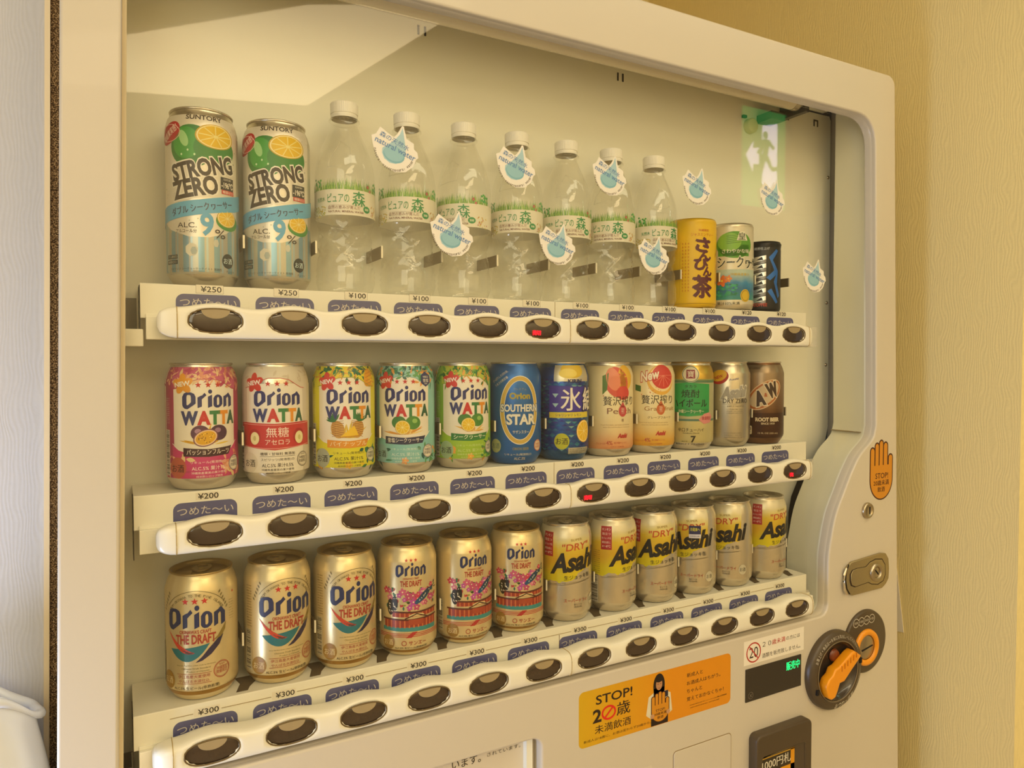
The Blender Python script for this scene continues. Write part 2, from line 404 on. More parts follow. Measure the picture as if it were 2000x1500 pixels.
def exit_sign():
    t = empty('exit_sign', (2191, -1300, 765)); tag(t, 'green exit sign with running figure and arrow, mirrored in the window', 'exit sign')
    mb = MB(); mb.box(-130, 160, -30, 0, -195, 195, mat('sign_housing', '#cfc4b4', 0.5)); mb.build('housing', t)
    g = Art(); G = mat('sign_green', '#2f9a4a', 0.4, emit='#37a552', estr=4.0); W = mat('sign_white', '#ffffff', 0.4, emit='#f3f0ff', estr=6)
    g.rect(-122, 122, -192, 192, G, 0)
    # seen from the room the sign is mirrored in the photograph, so it is drawn the other way round here
    g.poly([(10, 130), (-75, 150), (-75, -135), (10, -135)], W, 1)                 # doorway
    g.ell(-8, 95, 14, 16, G, 2)
    g.poly([(8, 78), (-30, 80), (-62, 52), (-52, 40), (-30, 55), (-22, 20), (-50, -25), (-72, -22), (-76, -38), (-44, -44), (-8, -5), (8, -60), (22, -58), (12, 10), (2, 40), (20, 12), (42, 20), (36, 34), (24, 30)], G, 2)
    g.poly([(100, 5), (60, 62), (60, 36), (28, 40), (28, -24), (60, -26), (60, -58)], W, 1)  # arrow
    mb = MB()
    for l, (c, mt), ps in g.items:
        for p in ps: mb.face([(-x, 0.4+0.3*l, z) for x, z in ccw(p)], c)
    mb.build('sign_face', t, fix=False)
    mb = MB(); mb.tube([(0, -15, 195), (0, -15, 209)], 8, STEEL); mb.build('hanger', t)
exit_sign()

# ================================================================== the vending machine
VM = empty('vending_machine', (440, 0, -1400))
tag(VM, 'ivory drinks vending machine with three lit display rows behind glass', 'vending machine')
VM['label'] = 'ivory drinks vending machine with three display rows behind a big window'
VM.location = (0, 0, 0)
P = 71.138                                   # column pitch
BX = [4.1, 0.0, -6.2]; BZ = [0.0, -197.4, -395.2]; BY = [7.7, 0.0, -11.5]      # selection buttons of the three rows
SX = [-0.5, -4.95, -7.0]; SZ = [35.0, -161.05, -361.2]; SY = [61.0, 60.8, 51.9]; FY = [30.0, 32.0, 20.0]   # shelves

# cabinet
mb = MB()
for b in ((-112, -104, 52, 700, -1385, 392), (988, 996, 52, 700, -1385, 392), (-112, 996, 692, 700, -1385, 392), (-112, 996, 52, 700, 384, 392), (-112, 996, 52, 700, -1385, -1370)):
    mb.box(*b, PAINT)
mb.build('cabinet', VM)
# door with the window cut through
wl = lambda z: -74.5+0.0203*(z+35)
win = [(wl(335), 335.5), (903, 335.5), (914, 334.8), (924, 332.3), (933, 327.8), (940, 321), (945.2, 312.5), (948.3, 302.5), (949.5, 290), (956, 60), (960.5, -140), (956, -155), (947, -165), (922, -184), (903, -209), (887, -236), (868, -270), (857, -308), (852, -341),
       (852, -404), (849.5, -412), (844, -417.5), (836, -419.5), (wl(-419)+11, -419.5), (wl(-417)+3, -417), (wl(-409), -409)]
def smooth(pts, i0, i1, k=5):
    out = pts[:i0]
    for i in range(i0, i1):
        a, b, c, d = [Vector(pts[j]) for j in (i-1, i, i+1, i+2)]
        for s in range(k):
            t = s/k; out.append(tuple(0.5*((2*b)+(c-a)*t+(2*a-5*b+4*c-d)*t*t+(3*b-a-3*c+d)*t**3)))
    return out+pts[i1:]
win = smooth(win, win.index((960.5, -140))+1, win.index((852, -404))-1)
guide = rrect(-60, 350, -600, -477, 13)
outer = [((x-1.5+0.0213*(z+58)) if x < 400 else (x-0.0323*(z-161)), z) for x, z in rrect(-119, 1003, -1385, 405, 16, 8)]
door = plate('door', [outer, win, guide], -5, 14, PAINT, VM, 2.6, 3)
inset = [(x+(10 if x < 400 else -10), z+(10 if z < -500 else -10)) for x, z in outer]
plate('door_rim', [outer, inset], 13, 50, PAINT, VM, 0.5)
mb = MB()
for y0, y1 in ((4.0, 12.0),):
    pts = [(wl(z)+dx, y, z) for z in (-416, 334) for y in (y0, y1) for dx in (-0.5, 3.8)]
    for f in ((0, 1, 3, 2), (4, 5, 7, 6), (0, 1, 5, 4), (2, 3, 7, 6), (0, 2, 6, 4), (1, 3, 7, 5)): mb.face([pts[i] for i in f], mat('beige_gasket', '#d3c3a0', 0.5))
mb.build('window_gasket', VM)
# window lining, following the outline
mb = MB()
n = len(win)
def off_in(k, d):
    p, q, r = Vector(win[k-1]), Vector(win[k]), Vector(win[(k+1) % n])
    a = (q-p).normalized(); b = (r-q).normalized(); nn = (Vector((a.y, -a.x))+Vector((b.y, -b.x)))
    nn = nn.normalized()*-1
    return q-nn*d
rows = []
for y, d in ((-1, -1.2), (2, 0.2), (6, 0.8), (13, 0.8)):
    rows.append([(off_in(k, d).x, y, off_in(k, d).y) for k in range(n)])
mb.grid(rows, PAINT, True, True)
side = [(955.8, 373), (955.8, 292)]+[(off_in(k, 0.8).x, off_in(k, 0.8).y) for k in range(win.index((956, 60)), n-2)]
mb.grid([[(x, y, z) for x, z in side] for y in (13, 42, 71)], INNER, False, True)
lin_o = mb.build('window_lining', VM, fix=False)
mb = MB(); mb.box(952, 957, 18, 71, -152.2, -151.2, mat('panel_seam', '#8a7348', 0.7)); mb.build('lining_seam', VM)
bp = [(-110, 372), (978, 372), (982, 365), (984, -150), (978, -172), (950, -207), (909, -238), (895, -262), (889, -287), (887.5, -415), (880, -432), (-110, -432)]
plate('back_panel', [bp], 100, 103, INNER, VM, 0.5)
BP = [o for o in VM.children if o.name.startswith('back_panel')][0]
mb = MB()
for y0, y1, a, b, c, d in ((104, 112, -120, 1000, -450, 384),): mb.box(a, b, y0, y1, c, d, DARK)
mb.build('dark_cavity', VM)
mb = MB(); mb.box(-100, 960, 51, 99, 374, 378, INNER); mb.box(-110, -106, 51, 99, -430, 378, INNER); mb.build('top_liner', VM)
# slots punched in the back panel
for sx in (247, 541, 874, 944):
    mb = MB()
    mb.box(sx-5.5, sx-3, 99.3, 99.9, 350, 361, SLIT); mb.box(sx+3, sx+5.5, 99.3, 99.9, 350, 361, SLIT)
    if sx > 800: mb.box(sx-3, sx+3, 99.3, 99.9, 358.5, 361, SLIT)
    mb.build('hanging_slot', BP)
for z in (-45, 270, 60):
    mb = MB(); mb.lathe_y([(0, -2), (2.4, -1.2), (3, 0)], STEEL, 12, 976, z); o = mb.build('screw', BP); o.location.y = 99.5*S
mb = MB(); mb.lathe_y([(0, 90), (9, 90), (11, 91.5), (11.6, 99.8)], mat('beige_starter', '#cdb98e', 0.4), 28, 790, 326); mb.build('lamp_starter', BP)
mb = MB(); mb.box(806, 835, 70, 99, 333, 345, mat('grey_holder', '#4e4a3c', 0.5)); mb.build('lamp_holder', BP)
mb = MB(); mb.box(774, 781, 95, 99.5, 337, 341, DARK); mb.build('starter_socket', BP)
# fluorescent tube under the header (switched off) with its metal end cap
mb = MB(); rows = [[(x, 60+13*cos(2*pi*j/28), 361.5+13*sin(2*pi*j/28)) for j in range(28)] for x in (-95, 838)]
mb.grid(rows, TUBE, True, True); T = mb.build('fluorescent_tube', VM)
mb = MB(); pr = [(838, 13.4), (846, 13.6), (852, 13), (856, 9), (857, 0.1)]
mb.grid([[(x, 60+r*cos(2*pi*j/24), 361.5+r*sin(2*pi*j/24)) for j in range(24)] for x, r in pr], STEEL, True, True)
mb.box(857, 866, 50, 99, 346, 374, mat('grey_holder', '#4e4a3c')); mb.build('end_cap', T)

# window glass
G = plate('window_glass', [[(off_in(k, 1.2).x, off_in(k, 1.2).y) for k in range(n)]], 15.0, 17.5, GLASS, VM)

# ------------------------------------------------------------------ shelves with price tags and labels
PR = [['¥250']*2+['¥100']*8+['¥120']*2, ['¥200']*12, ['¥300']*12]
XE = [(-57.6, 838.9), (-66.0, 845.0), (-69.5, 834.0)]
LBL = '#5a5a86'
JX = [(0, 0, 0, 0, -0.7, -0.5, 0, -0.7, 0, -1, 1, -1), (1.0, 0.7, 1.0, 0.7, 0.6, -0.4, -0.8, -0.7, -0.5, 0, 0.7, 0.3), (-0.7, 0.5, 0, 0, -0.7, -0.7, 0, 0.4, 0, 0, 0, 0)]
def shelf(k):
    f, z = FY[k], SZ[k]-0.6; x0, x1 = XE[k]
    mb = MB(); 
    prf = [(97, z-3), (97, z), (f+0.8, z), (f+0.2, z-0.25), (f, z-0.8), (f, z-32), (f+3, z-32), (f+3, z-3)]
    mb.grid([[(x, y, zz) for y, zz in prf] for x in (x0, x1)], SHELF, True, False)
    for x in (x0, x1): mb.face([(x, y, zz) for y, zz in prf], SHELF)
    o = mb.build('display_shelf', VM)
    mb = MB(); mb.box(x0+4, x1+6, f-7.5, f-1, BZ[k]-17.5, z-31, SHELF); mb.box(x0+4, x1+6, f-2, f+2, BZ[k]-17.5, z-28, SHELF)
    q = mb.build('strip_holder', o); bevel(q, 0.6)
    mb = MB(); mb.box(x0-0.9, x0-0.1, f+1.2, 60, z-60 if k else z-52, z-2, DARK); mb.build('end_gap', o)
    if k == 0:
        mb = MB(); mb.box(-72, x0+2, 26, 40, -24, -8, SHELF); b = mb.build('support_bracket', o); bevel(b, 1)
        mb = MB(); mb.box(-69, -60, 55, 80, -8, 22, mat('recess_shade_grey', '#6e624c', 0.6)); mb.build('recess_shade', o)  # solid grey block stands in for dark shading beside the shelf end
    for i in range(12):
        cx = i*P+(0.4, -4.7, -8.6)[k]; kx = 1.0
        # price tag
        a = Art(); tz = (31.0, -166.8, -370.6)[k]
        if k == 0 and i < 10: a.rect(-12.3, 12.3, -4.2, 4.2, '#a59a84', 1).rect(-12, 12, -3.9, 3.9, '#efe6d2', 2)
        elif k == 2: a.rect(-11.5, 11.5, -4.0, 4.2, '#ede3cd', 1)
        else: a.rect(-10, 10, -3.6, 3.6, '#e9dfca', 1)
        a.text(PR[k][i], 1.2, 0, 18.5, 5.6, '#33291d', 3, 0.012)
        mb = MB(); a.flat(mb, 0, 0.12); mb.build('price_tag', o, (cx+1.2, f, tz), fix=False)
        # cold label
        a = Art(); h = 17.0
        pts = [(-28.5, -h/2)] + [(-28.5+7*(1-cos(radians(t))), h/2-7+7*sin(radians(t))) for t in range(0, 91, 15)] + [(28.5-7*(1-cos(radians(t))), h/2-7+7*sin(radians(t))) for t in range(90, -1, -15)] + [(28.5, -h/2)]
        a.poly(pts, LBL, 1); a.text('つめた〜い', 0, 0.2 if k else 0.8, 50, 7.6, '#d8cfc4', 2, 0.0)
        mb = MB(); a.flat(mb, 0, 0.1); mb.build('cold_label', o, (cx, f, tz-13.6), fix=False)
        if k == 2:
            mb = MB(); mb.box(cx-P+14 if i else x0+30, cx-11, f-0.5, f, tz-0.6, tz-0.1, mat('rule_line', '#a8946c', 0.6)); mb.build('holder_edge', o)
        # the slot between two columns and the spring clip that holds the drinks
        if k == 2 and i < 12:
            mb = MB(); c2 = i*P+SX[k]+P/2
            pts = [(c2-9, 26), (c2+2, 26), (c2+5, 34), (c2+13, 46), (c2+9, 60), (c2-6, 60), (c2-3, 44)]
            mb.face([(x, y, z+0.15) for x, y in pts], mat('shelf_slot', '#5c4c36', 0.7)); mb.build('shelf_slot', o, fix=False)
        c3 = i*P+SX[k]+P/2+(JX[k][i]+(JX[k][i+1] if i < 11 else 3))/2
        zc = SZ[k]+46; yf = 45 if k < 2 else 40
        mb = MB(); mb.box(c3-0.9, c3+0.9, yf-1, yf+0.5, zc-6.5, zc+6.5, mat('clip_front', '#efe6d0', 0.25, 0.2))
        mb.box(c3+0.4, c3+0.9, yf+0.5, 98, zc-6.5, zc+6.5, mat('clip_side', '#8a7654', 0.45, 0.5))
        mb.box(c3-0.9, c3-0.4, yf+0.5, 98, zc-6.5, zc+6.5, mat('clip_side', '#8a7654', 0.45, 0.5)); mb.build('can_clip', o)
    for i in range(12):
        if k == 1 or i not in (5,): continue
    for xs in ((5.48*P,) ):
        mb = MB(); mb.box(xs, xs+0.5, f-0.4, f+0.1, z-31, z-(0.5 if k < 2 else 10), mat('joint_line', '#b09c74', 0.6) if k < 2 else mat('dark_joint', '#6b5434', 0.7)); mb.build('joint', o)
    return o
for k in range(3): shelf(k)

# ------------------------------------------------------------------ button strips
def strip(k):
    by, bx, bz = BY[k], BX[k], BZ[k]; x0 = bx-49; x1 = bx+11*P+42
    def top(x):
        t = (x-bx)/P; t = t-round(t)
        if x < bx-P/2 or x > bx+11.5*P: return 12.2
        return 12.2+4.4*max(0, 0.5+0.5*cos(2*pi*t))**1.1
    N = int((x1-x0)/1.75); rows = []; nz = 26
    for i in range(N+1):
        x = x0+(x1-x0)*i/N; e = 1.0
        dl = (x-x0); dr = (x1-x)
        d = min(dl/17 if dl < 17 else 1, dr/10 if dr < 10 else 1); e = sqrt(max(0, 1-(1-d)**2)) if d < 1 else 1
        zt = top(x); zb = -16.3; zc = -2.0; row = []
        yf = by-1.0; yc = yf*0.5+14.9*0.5
        for j in range(nz+1):
            a = radians(-52+ (180+104)*j/nz)              # from the top back, over and round the front, to the bottom back
            ca, sa = cos(a), sin(a)
            z = (zt-zc if ca > 0 else zc-zb)*(abs(ca)**0.68)*(1 if ca > 0 else -1)
            d2 = (abs(sa)**0.55)*(1 if sa > 0 else -1)
            if e < 1: z *= 0.35+0.65*e
            y = yc-(yc-yf)*d2*(e if sa > 0 else 1); y = min(y, 14.9); z = zc+z; depth = max(0, sa)**0.40
            # shallow dish for every button
            u = (x-bx)/P; u = (u-round(u))*P if -0.4 < u < 11.4 else 99
            s2 = (u/25.0)**2+((z)/11.8)**2
            if s2 < 1 and depth > 0.3: y += 4.5*(1-s2)**0.35
            row.append((x, y, bz+z))
        rows.append(row)
    mb = MB(); mb.grid(rows, BAR, False, True)
    mb.face([p for p in rows[0]], BAR); mb.face([p for p in rows[-1]][::-1], BAR)
    o = mb.build('button_strip', VM)
    for xs in (x0+16.2, bx+5.5*P+2, x1-9.5):
        mb = MB(); zt = top(xs)
        yf = by-1.3; yc = yf*0.5+14.9*0.5; pts = []
        for j in range(1, 24):
            a = radians(-40+(180+80)*j/24); ca, sa = cos(a), sin(a)
            pts.append((xs, min(14.7, yc-(yc-yf)*(abs(sa)**0.55)*(1 if sa > 0 else -1)), bz-2+(zt+2.1 if ca > 0 else 14.4)*(abs(ca)**0.68)*(1 if ca > 0 else -1)))
        mb.tube(pts, 0.42, mat('strip_seam', '#b49a5e', 0.6), 5); mb.build('seam', o)
    # clear plate behind the right end of the strip
    mb = MB(); mb.box(x1-14, x1+12, 11.5, 14.5, bz-17, bz+12, thin_clear('clear_end_plate_%d' % k, (0.96, 0.95, 0.91), 0.06, 0.1, dirt=0.15)); mb.build('end_plate', o)
    for i in range(12):
        cx = bx+i*P; mb = MB(); ph = k*12+i
        # bezel
        rows = []
        for j in range(40):
            t = 2*pi*j/40; se = lambda v: (abs(v)**0.86)*(1 if v > 0 else -1)
            ex, ez = se(cos(t)), se(sin(t)); rr = []
            for q in range(6):
                a = 2*pi*q/6; rr.append((ex*(23.7+0.75*cos(a)), by+0.1-0.8*sin(a), ez*(11.1+0.75*cos(a))))
            rows.append(rr)
        rows.append(rows[0]); mb.grid(rows, BEZEL, True, True)
        # smoked lens, domed
        rows = []
        for q in range(8):
            s = 1-q/7; rows.append([(23.4*s*(abs(cos(2*pi*j/40))**0.86)*(1 if cos(2*pi*j/40) > 0 else -1), by+1.3-1.6*sqrt(1-s*s)*(1 if True else 0), 10.9*s*(abs(sin(2*pi*j/40))**0.86)*(1 if sin(2*pi*j/40) > 0 else -1)) for j in range(40)])
        mb.grid(rows, LENS, True, True)
        # finger cup at the top: a half moon
        pts = [(12.5*cos(radians(180+180*t/14)), 9.6-7.6*abs(sin(radians(180*t/14)))) for t in range(15)]
        pts = [(x, z+ (0 if abs(x) < 12.4 else 0)) for x, z in pts]
        arc = [(12.5-25*t/10, 9.6+1.0*(1-((t-5)/5)**2)) for t in range(0, 11)][1:-1]
        full = pts+arc
        for t in tessellate_polygon([[Vector((x, z, 0)) for x, z in full]]):
            mb.face([(full[a][0], by-0.75, full[a][1]) for a in t], CUP)
        kk = len(full)
        for a in range(kk):
            b2 = (a+1) % kk; mb.face([(full[a][0], by-0.75, full[a][1]), (full[b2][0], by-0.75, full[b2][1]), (full[b2][0], by+1.5, full[b2][1]), (full[a][0], by+1.5, full[a][1])], CUP)
        if (k, i) in ((0, 5), (1, 6), (1, 11)):
            a = Art(); R = mat('red_led', '#ff2840', 0.5, emit='#ff2038', estr=1.6)
            a.text('売切' if i < 11 else '売', -9 if i < 11 else -8, -5, 11 if i < 11 else 7, 5.6, R, 1, 0.03)
            for l, (c, mt), ps in a.items:
                for p in ps: mb.face([(x, by-1.0, z) for x, z in p], c)
        mb.build('select_button', o, (cx, 0, bz), fix=False)
    return o
for k in range(3): strip(k)

# ------------------------------------------------------------------ round drop stickers on the glass
def drop_art():
    a = Art(); W = '#ece6da'; B = '#7fb2c0'
    # white cut-out outline
    out = [(-26, 12), (-24, 0), (-20, -10), (-12, -19), (0, -24.5), (12, -23), (21, -16), (24, -9), (24.5, -7.5), (27, -6), (26, 0), (22, 3), (22, 9), (16, 12), (13.5, 13), (10.5, 26), (8.5, 26.5), (3, 17), (-1, 13), (-8, 17), (-16, 22), (-18, 19), (-21, 14)]
    a.poly(out, W, 1)
    drop = [(-14, 0), (-14.5, -5), (-12, -11), (-6, -15), (1, -15.5), (8, -12), (11.5, -6), (12.5, 2), (10.8, 14), (9.2, 24.5), (6, 17), (0, 10), (-8, 4)]
    a.poly(drop, '#a9c9d2', 2); a.ell(-1, -6, 12.3, 8.6, B, 3, rot=-12); a.ell(-1, -4.5, 11.3, 8, '#93bfca', 4, rot=-12)
    a.text('森の天然水', 0, 9, 35, 6, '#5e86b8', 6, 0.01, rot=-22); a.text('natural water', 1, 1, 48, 6.4, '#5e86b8', 6, 0.01, rot=-20)
    a.arctext('natural water', 0, 0, 22.5, 182, 262, 2.3, '#5b4a3a', 5, 0, True); a.arctext('natural water', 0, 0, 22.5, 262, 335, 2.3, '#5b4a3a', 5, 0, True)
    return a
DA = drop_art(); mb = MB(); DA.flat(mb, 0, 0.04); dm = mb.mesh('drop_sticker')
for x, z in ((182.2, 184.5), (327.4, 185), (460, 190.5), (603.7, 193.5), (746.6, 193.6), (837.5, 88), (246.9, 101), (383.7, 100), (530.5, 97)):
    link('drop_sticker', dm, G, (x, 14.9, z)).scale = (0.97, 1, 0.97)

# ------------------------------------------------------------------ lower door: guidance window, lids, notice, display, money units
Y0 = -5.0
mb = MB(); mb.box(-62, 352, 14, 15, -602, -475, mat('guide_paper', '#d8cdb8', 0.5)); mb.box(336, 344, 6, 14, -600, -477, INNER)
a = Art(); a.text('お酒は', 205, -487, 36, 10, '#3c3226', 2, 0.02); a.text('います。', 262, -491, 36, 10, '#3c3226', 2, 0.02); a.text('されています。', 310, -490.5, 44, 4.5, '#3c3226', 2)
a.text('20歳になってから', 150, -508, 120, 9, '#3c3226', 2, 0.01); a.flat(mb, 13.9, 0.05)
mb.build('guidance_panel', VM, fix=False)
o = plate('service_lid', [rrect(551, 653, -700, -549, 5)], -5.9, -3, PAINT, VM, 0.5)
plate('lid_gap', [rrect(550, 654, -701, -548, 5.6)], -5.15, -3, mat('gap_shadow_line', '#8a744c', 0.7), VM, 0)
o = plate('cash_lid', [rrect(350, 515, -720, -556, 1)], -5.25, -3, mat('pale_lid', '#d6ccb9', 0.4), VM, 0)

# the orange warning sticker
def hand_art(txt=True):
    a = Art(); O = '#d08a1c'; D = '#4a2008'
    fing = [(-12.5, 33, 12.9), (-5.6, 41, 6), (1.3, 45.5, 6), (8.6, 42, 6), (22, 22.5, 4)]
    caps = [(-24.5, -13.5, 33), (-13.5, -3.5, 39.5), (-3.5, 6.5, 43.5), (6.5, 17, 40.5)]
    def cap(x0, x1, zt, zb, g, c, l):
        r = (x1-x0)/2-g; cx = (x0+x1)/2
        a.poly([(cx-r, zb)]+[(cx+r*cos(t), zt-r-g+r*1.1*sin(t)) for t in [pi-pi*i/10 for i in range(11)]]+[(cx+r, zb)], c, l)
    def palm(g, c, l):
        pts = [(-29+g, 8)]+[(-(29-g)*cos(radians(t)), -14-(33-g)*sin(radians(t))) for t in range(0, 181, 10)]+[(29-g, 8)]
        a.poly(pts, c, l)
    for (x0, x1, zt) in ((-28, -16.5, 36), (-16.5, -6, 43), (-6, 4.5, 47), (4.5, 15.5, 43.5), (17, 28, 24)):
        cap(x0-1, x1+1, zt+1, 0, 0, D, 1+0.15*((x0+28) % 5))
    palm(0, D, 0.8); palm(2.2, O, 2.2)
    for (x0, x1, zt) in ((-28, -16.5, 36), (-16.5, -6, 43), (-6, 4.5, 47), (4.5, 15.5, 43.5), (17, 28, 24)):
        cap(x0-1, x1+1, zt+1, -4 if x0 > 10 else 1, 2.2, O, 3)
    a.rect(-25.6, 25.6, -16, 3.5, O, 3.4)
    if txt:
        a.text('STOP!', 1, -8.5, 32, 8.6, D, 5, 0.01); a.text('20歳未満', 0, -19.5, 38, 8.6, D, 5, 0.01); a.text('飲酒', 0, -30, 18, 8.2, D, 5, 0.01)
    return a
HA = hand_art()
mb = MB(); HA.flat(mb, 0, 0.06); mb.build('hand_sticker', VM, (974.5, -5.05, -210.5), fix=False)
def warn():
    a = Art(); K = '#2a1c10'
    gm, N, L, b = new_mat('sticker_orange_gradient'); tc = N.new('ShaderNodeTexCoord'); sp = N.new('ShaderNodeSeparateXYZ'); L.new(tc.outputs['Object'], sp.inputs[0])
    mr = N.new('ShaderNodeMapRange'); L.new(sp.outputs[0], mr.inputs[0]); mr.inputs[1].default_value = -0.125; mr.inputs[2].default_value = 0.02
    mx = N.new('ShaderNodeMix'); mx.data_type = 'RGBA'; L.new(mr.outputs[0], mx.inputs[0]); mx.inputs[6].default_value = (*lin('#d2a616'), 1); mx.inputs[7].default_value = (*lin('#dc8d12'), 1)
    L.new(mx.outputs[2], b.inputs['Base Color']); b.inputs['Roughness'].default_value = 0.3
    a.poly(rrect(-125, 125, -34.5, 34.5, 7), gm, 1)
    a.text('STOP!', -72, 20, 56, 11.5, K, 3, 0.015)
    a.text('2', -98, 0.5, 13, 16.5, K, 3, 0.03); a.ring(-80.5, 1, 11, 9.2, 2.6, '#d8281c', 3); a.line([(-87, -5), (-74, 7)], 2.4, '#d8281c', 4)
    a.text('歳', -58, 2, 21, 17, K, 3, 0.025); a.text('未満飲酒', -74, -16.5, 55, 10.5, K, 3, 0.01); a.text('新成人は18歳に、お酒は変わらず20歳から。', -66, -27.5, 104, 3.4, K, 3)
    # the student holding the cut-out hand
    a.ell(-1, 17, 9.5, 15.5, '#1c110c', 3); a.rect(-10, 8, 2, 14, '#1c110c', 3); a.ell(-1, 18.5, 5.2, 7.6, '#b9865c', 4); a.ell(-1, 25, 6, 4, '#1c110c', 5)
    a.rect(-3.8, -1.8, 18.6, 19.3, '#3a2014', 6); a.rect(0.4, 2.4, 18.6, 19.3, '#3a2014', 6); a.rect(-2.4, 0.6, 13.2, 13.9, '#8a4a38', 6)
    a.poly([(-18, 5), (-10, 9), (8, 9), (18, 4), (21, -20), (14, -24), (-14, -24), (-22, -18)], '#dcd2b4', 2)
    a.rect(-14, 14, -34, -20, '#20140e', 2); a.rect(8, 14, 0, 8, '#22243a', 4)
    a.put(hand_art(False), 1, -11, 0.52, 0.42, 5)
    a.text('STOP!', 1, -15, 15, 3.4, K, 11); a.text('20歳未満', 1, -19.6, 20, 3.6, K, 11); a.text('飲酒', 1, -24.4, 10, 3.6, K, 11)
    a.ell(-12, -21, 3, 3, '#c09066', 11); a.ell(14, -20, 3, 3, '#c09066', 11)
    for k, (t, wd) in enumerate((('新成人と', 28), ('お酒成人はちがう。', 60), ('ちゃんと', 27), ('覚えておかなくちゃ！', 66))):
        a.text(t, 46+wd/2, 19.5-k*10.6, wd, 5.6, K, 3, 0.01)
    a.text('未成年者の飲酒は法律で禁じられています お酒は20歳になってから', 84, -21.5, 66, 1.4, K, 3); a.text('妊娠中や授乳期の飲酒は胎児・乳児の発育に影響', 78, -25, 52, 1.4, K, 3); a.text('酒 小売組合', 109, -21, 18, 2.0, K, 3)
    mb = MB(); a.flat(mb, 0, 0.05); mb.build('warning_sticker', VM, (527, -5.05, -471.5), fix=False)
warn()
# age notice
a = Art(); a.rect(-61, 61, -17, 17, '#ece4d4', 1)
a.ring(-42, -1, 14.3, 14.3, 1.9, '#b8322a', 3); a.text('20', -42, -1, 17, 15, '#33241c', 3, 0.0); a.line([(-50, 8), (-34, -10)], 1.8, '#b8322a', 4)
a.text('２０', -16, 6.5, 17, 6.6, '#3a2c20', 3); a.text('歳未満', 8, 6.5, 27, 7.6, '#b8322a', 3, 0.02); a.text('の方には', 38, 6.5, 29, 6.2, '#3a2c20', 3)
a.text('酒類を販売致しません。', 14, -9.5, 79, 6.6, '#3a2c20', 3)
mb = MB(); a.flat(mb, 0, 0.05); mb.build('age_notice', VM, (738, -5.05, -444.5), fix=False)
# display
o = plate('display', [rrect(680, 793, -513.5, -467, 1)], -6.0, -3, mat('display_black', '#2b241c', 0.15, coat=0.6), VM, 0.3)
a = Art(); a.text('販売中', 0, 0, 28, 12.5, mat('green_led', '#20ff90', 0.5, emit='#18f08a', estr=1.0), 1, 0.02)
mb = MB(); a.flat(mb, 0, 0.1); mb.build('led_text', o, (775.5, -6.02, -479), fix=False)
a = Art(); a.ring(0, 0, 5, 5, 0.7, '#6e6252', 1); a.text('×', 0, 0, 5, 5, '#6e6252', 1); mb = MB(); a.flat(mb, 0, 0.1); mb.build('display_icon', o, (690, -6.02, -505), fix=False)
# banknote unit
mb = MB()
bz = plate('banknote_unit', [rrect(688, 801, -760, -558, 9), rrect(700, 786, -750, -590, 4)], -20, -4, BROWN, VM, 2.5)
mb.box(700, 786, -6, -4.4, -752, -588, BROWN2); mb.face([(700, -19, -574), (790, -19, -574), (786, -6, -592), (700, -6, -592)], BROWN); mb.build('recess_plate', bz, fix=False)
mb = MB(); mb.box(703, 772, -13, -6, -640, -593, mat('unit_dark', '#3a3122', 0.3))
a = Art(); a.text('1000円札', 735, -607, 58, 14, '#e6ddc8', 2, 0.02)
a.rect(703, 772, -598.0, -596.4, '#c89a2a', 1); a.rect(764, 772, -628, -596, '#e09a14', 1); a.rect(703, 772, -628, -618.5, '#e09a14', 1); a.poly([(728, -618), (744, -618), (736, -626)], '#4a2a10', 2)
a.flat(mb, -13.05, 0.06); mb.build('banknote_label', bz, fix=False)
mb = MB(); mb.lathe_y([(0, -2), (2.6, -1), (3, 1)], mat('green_lamp', '#3aff60', 0.4, emit='#30f050', estr=1.2), 14, 744, -633); q = mb.build('green_lamp', bz); q.location.y = -12.5*S
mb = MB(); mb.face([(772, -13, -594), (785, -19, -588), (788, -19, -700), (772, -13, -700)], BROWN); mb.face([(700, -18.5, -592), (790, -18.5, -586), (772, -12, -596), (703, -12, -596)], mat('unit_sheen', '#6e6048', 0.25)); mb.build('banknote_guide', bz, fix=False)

# coin insert disc
cd = empty('coin_slot_unit', (937, 0, -475)); cd.parent = VM
mb = MB(); mb.lathe_y([(0, -10), (46, -10), (48.5, -9), (49.5, -6), (49.5, -4)], BROWN, 64); mb.build('disc', cd)
mb = MB(); mb.lathe_y([(19, -11), (20, -13), (24, -14.2), (27.5, -13.2), (28.8, -10), (28.8, -9)], ORANGE, 48, -1, -8.5); mb.build('orange_ring', cd)
mb = MB(); mb.lathe_y([(0, -11.4), (17.5, -11.2), (19.3, -10.4), (19.6, -9)], STEEL, 40, -1, -8.5)
mb.face([(-14, -11.6, -10.4), (13, -11.6, -6.2), (13.6, -11.6, -8), (-13, -11.6, -13.2)], SLIT); mb.build('coin_slot', cd, fix=False)
for k2, t in enumerate(('500', '100', '50', '10')):
    a = Art(); a.ring(0, 0, 7, 7, 0.9, '#cfc6b4', 1); a.text(t, 0, 0, 8, 3.4, '#cfc6b4', 1); mb = MB(); a.flat(mb, 0, 0.1); mb.build('coin_icon', cd, (-26+12.6*k2, -10.1, 33.5+k2*0.4), fix=False)
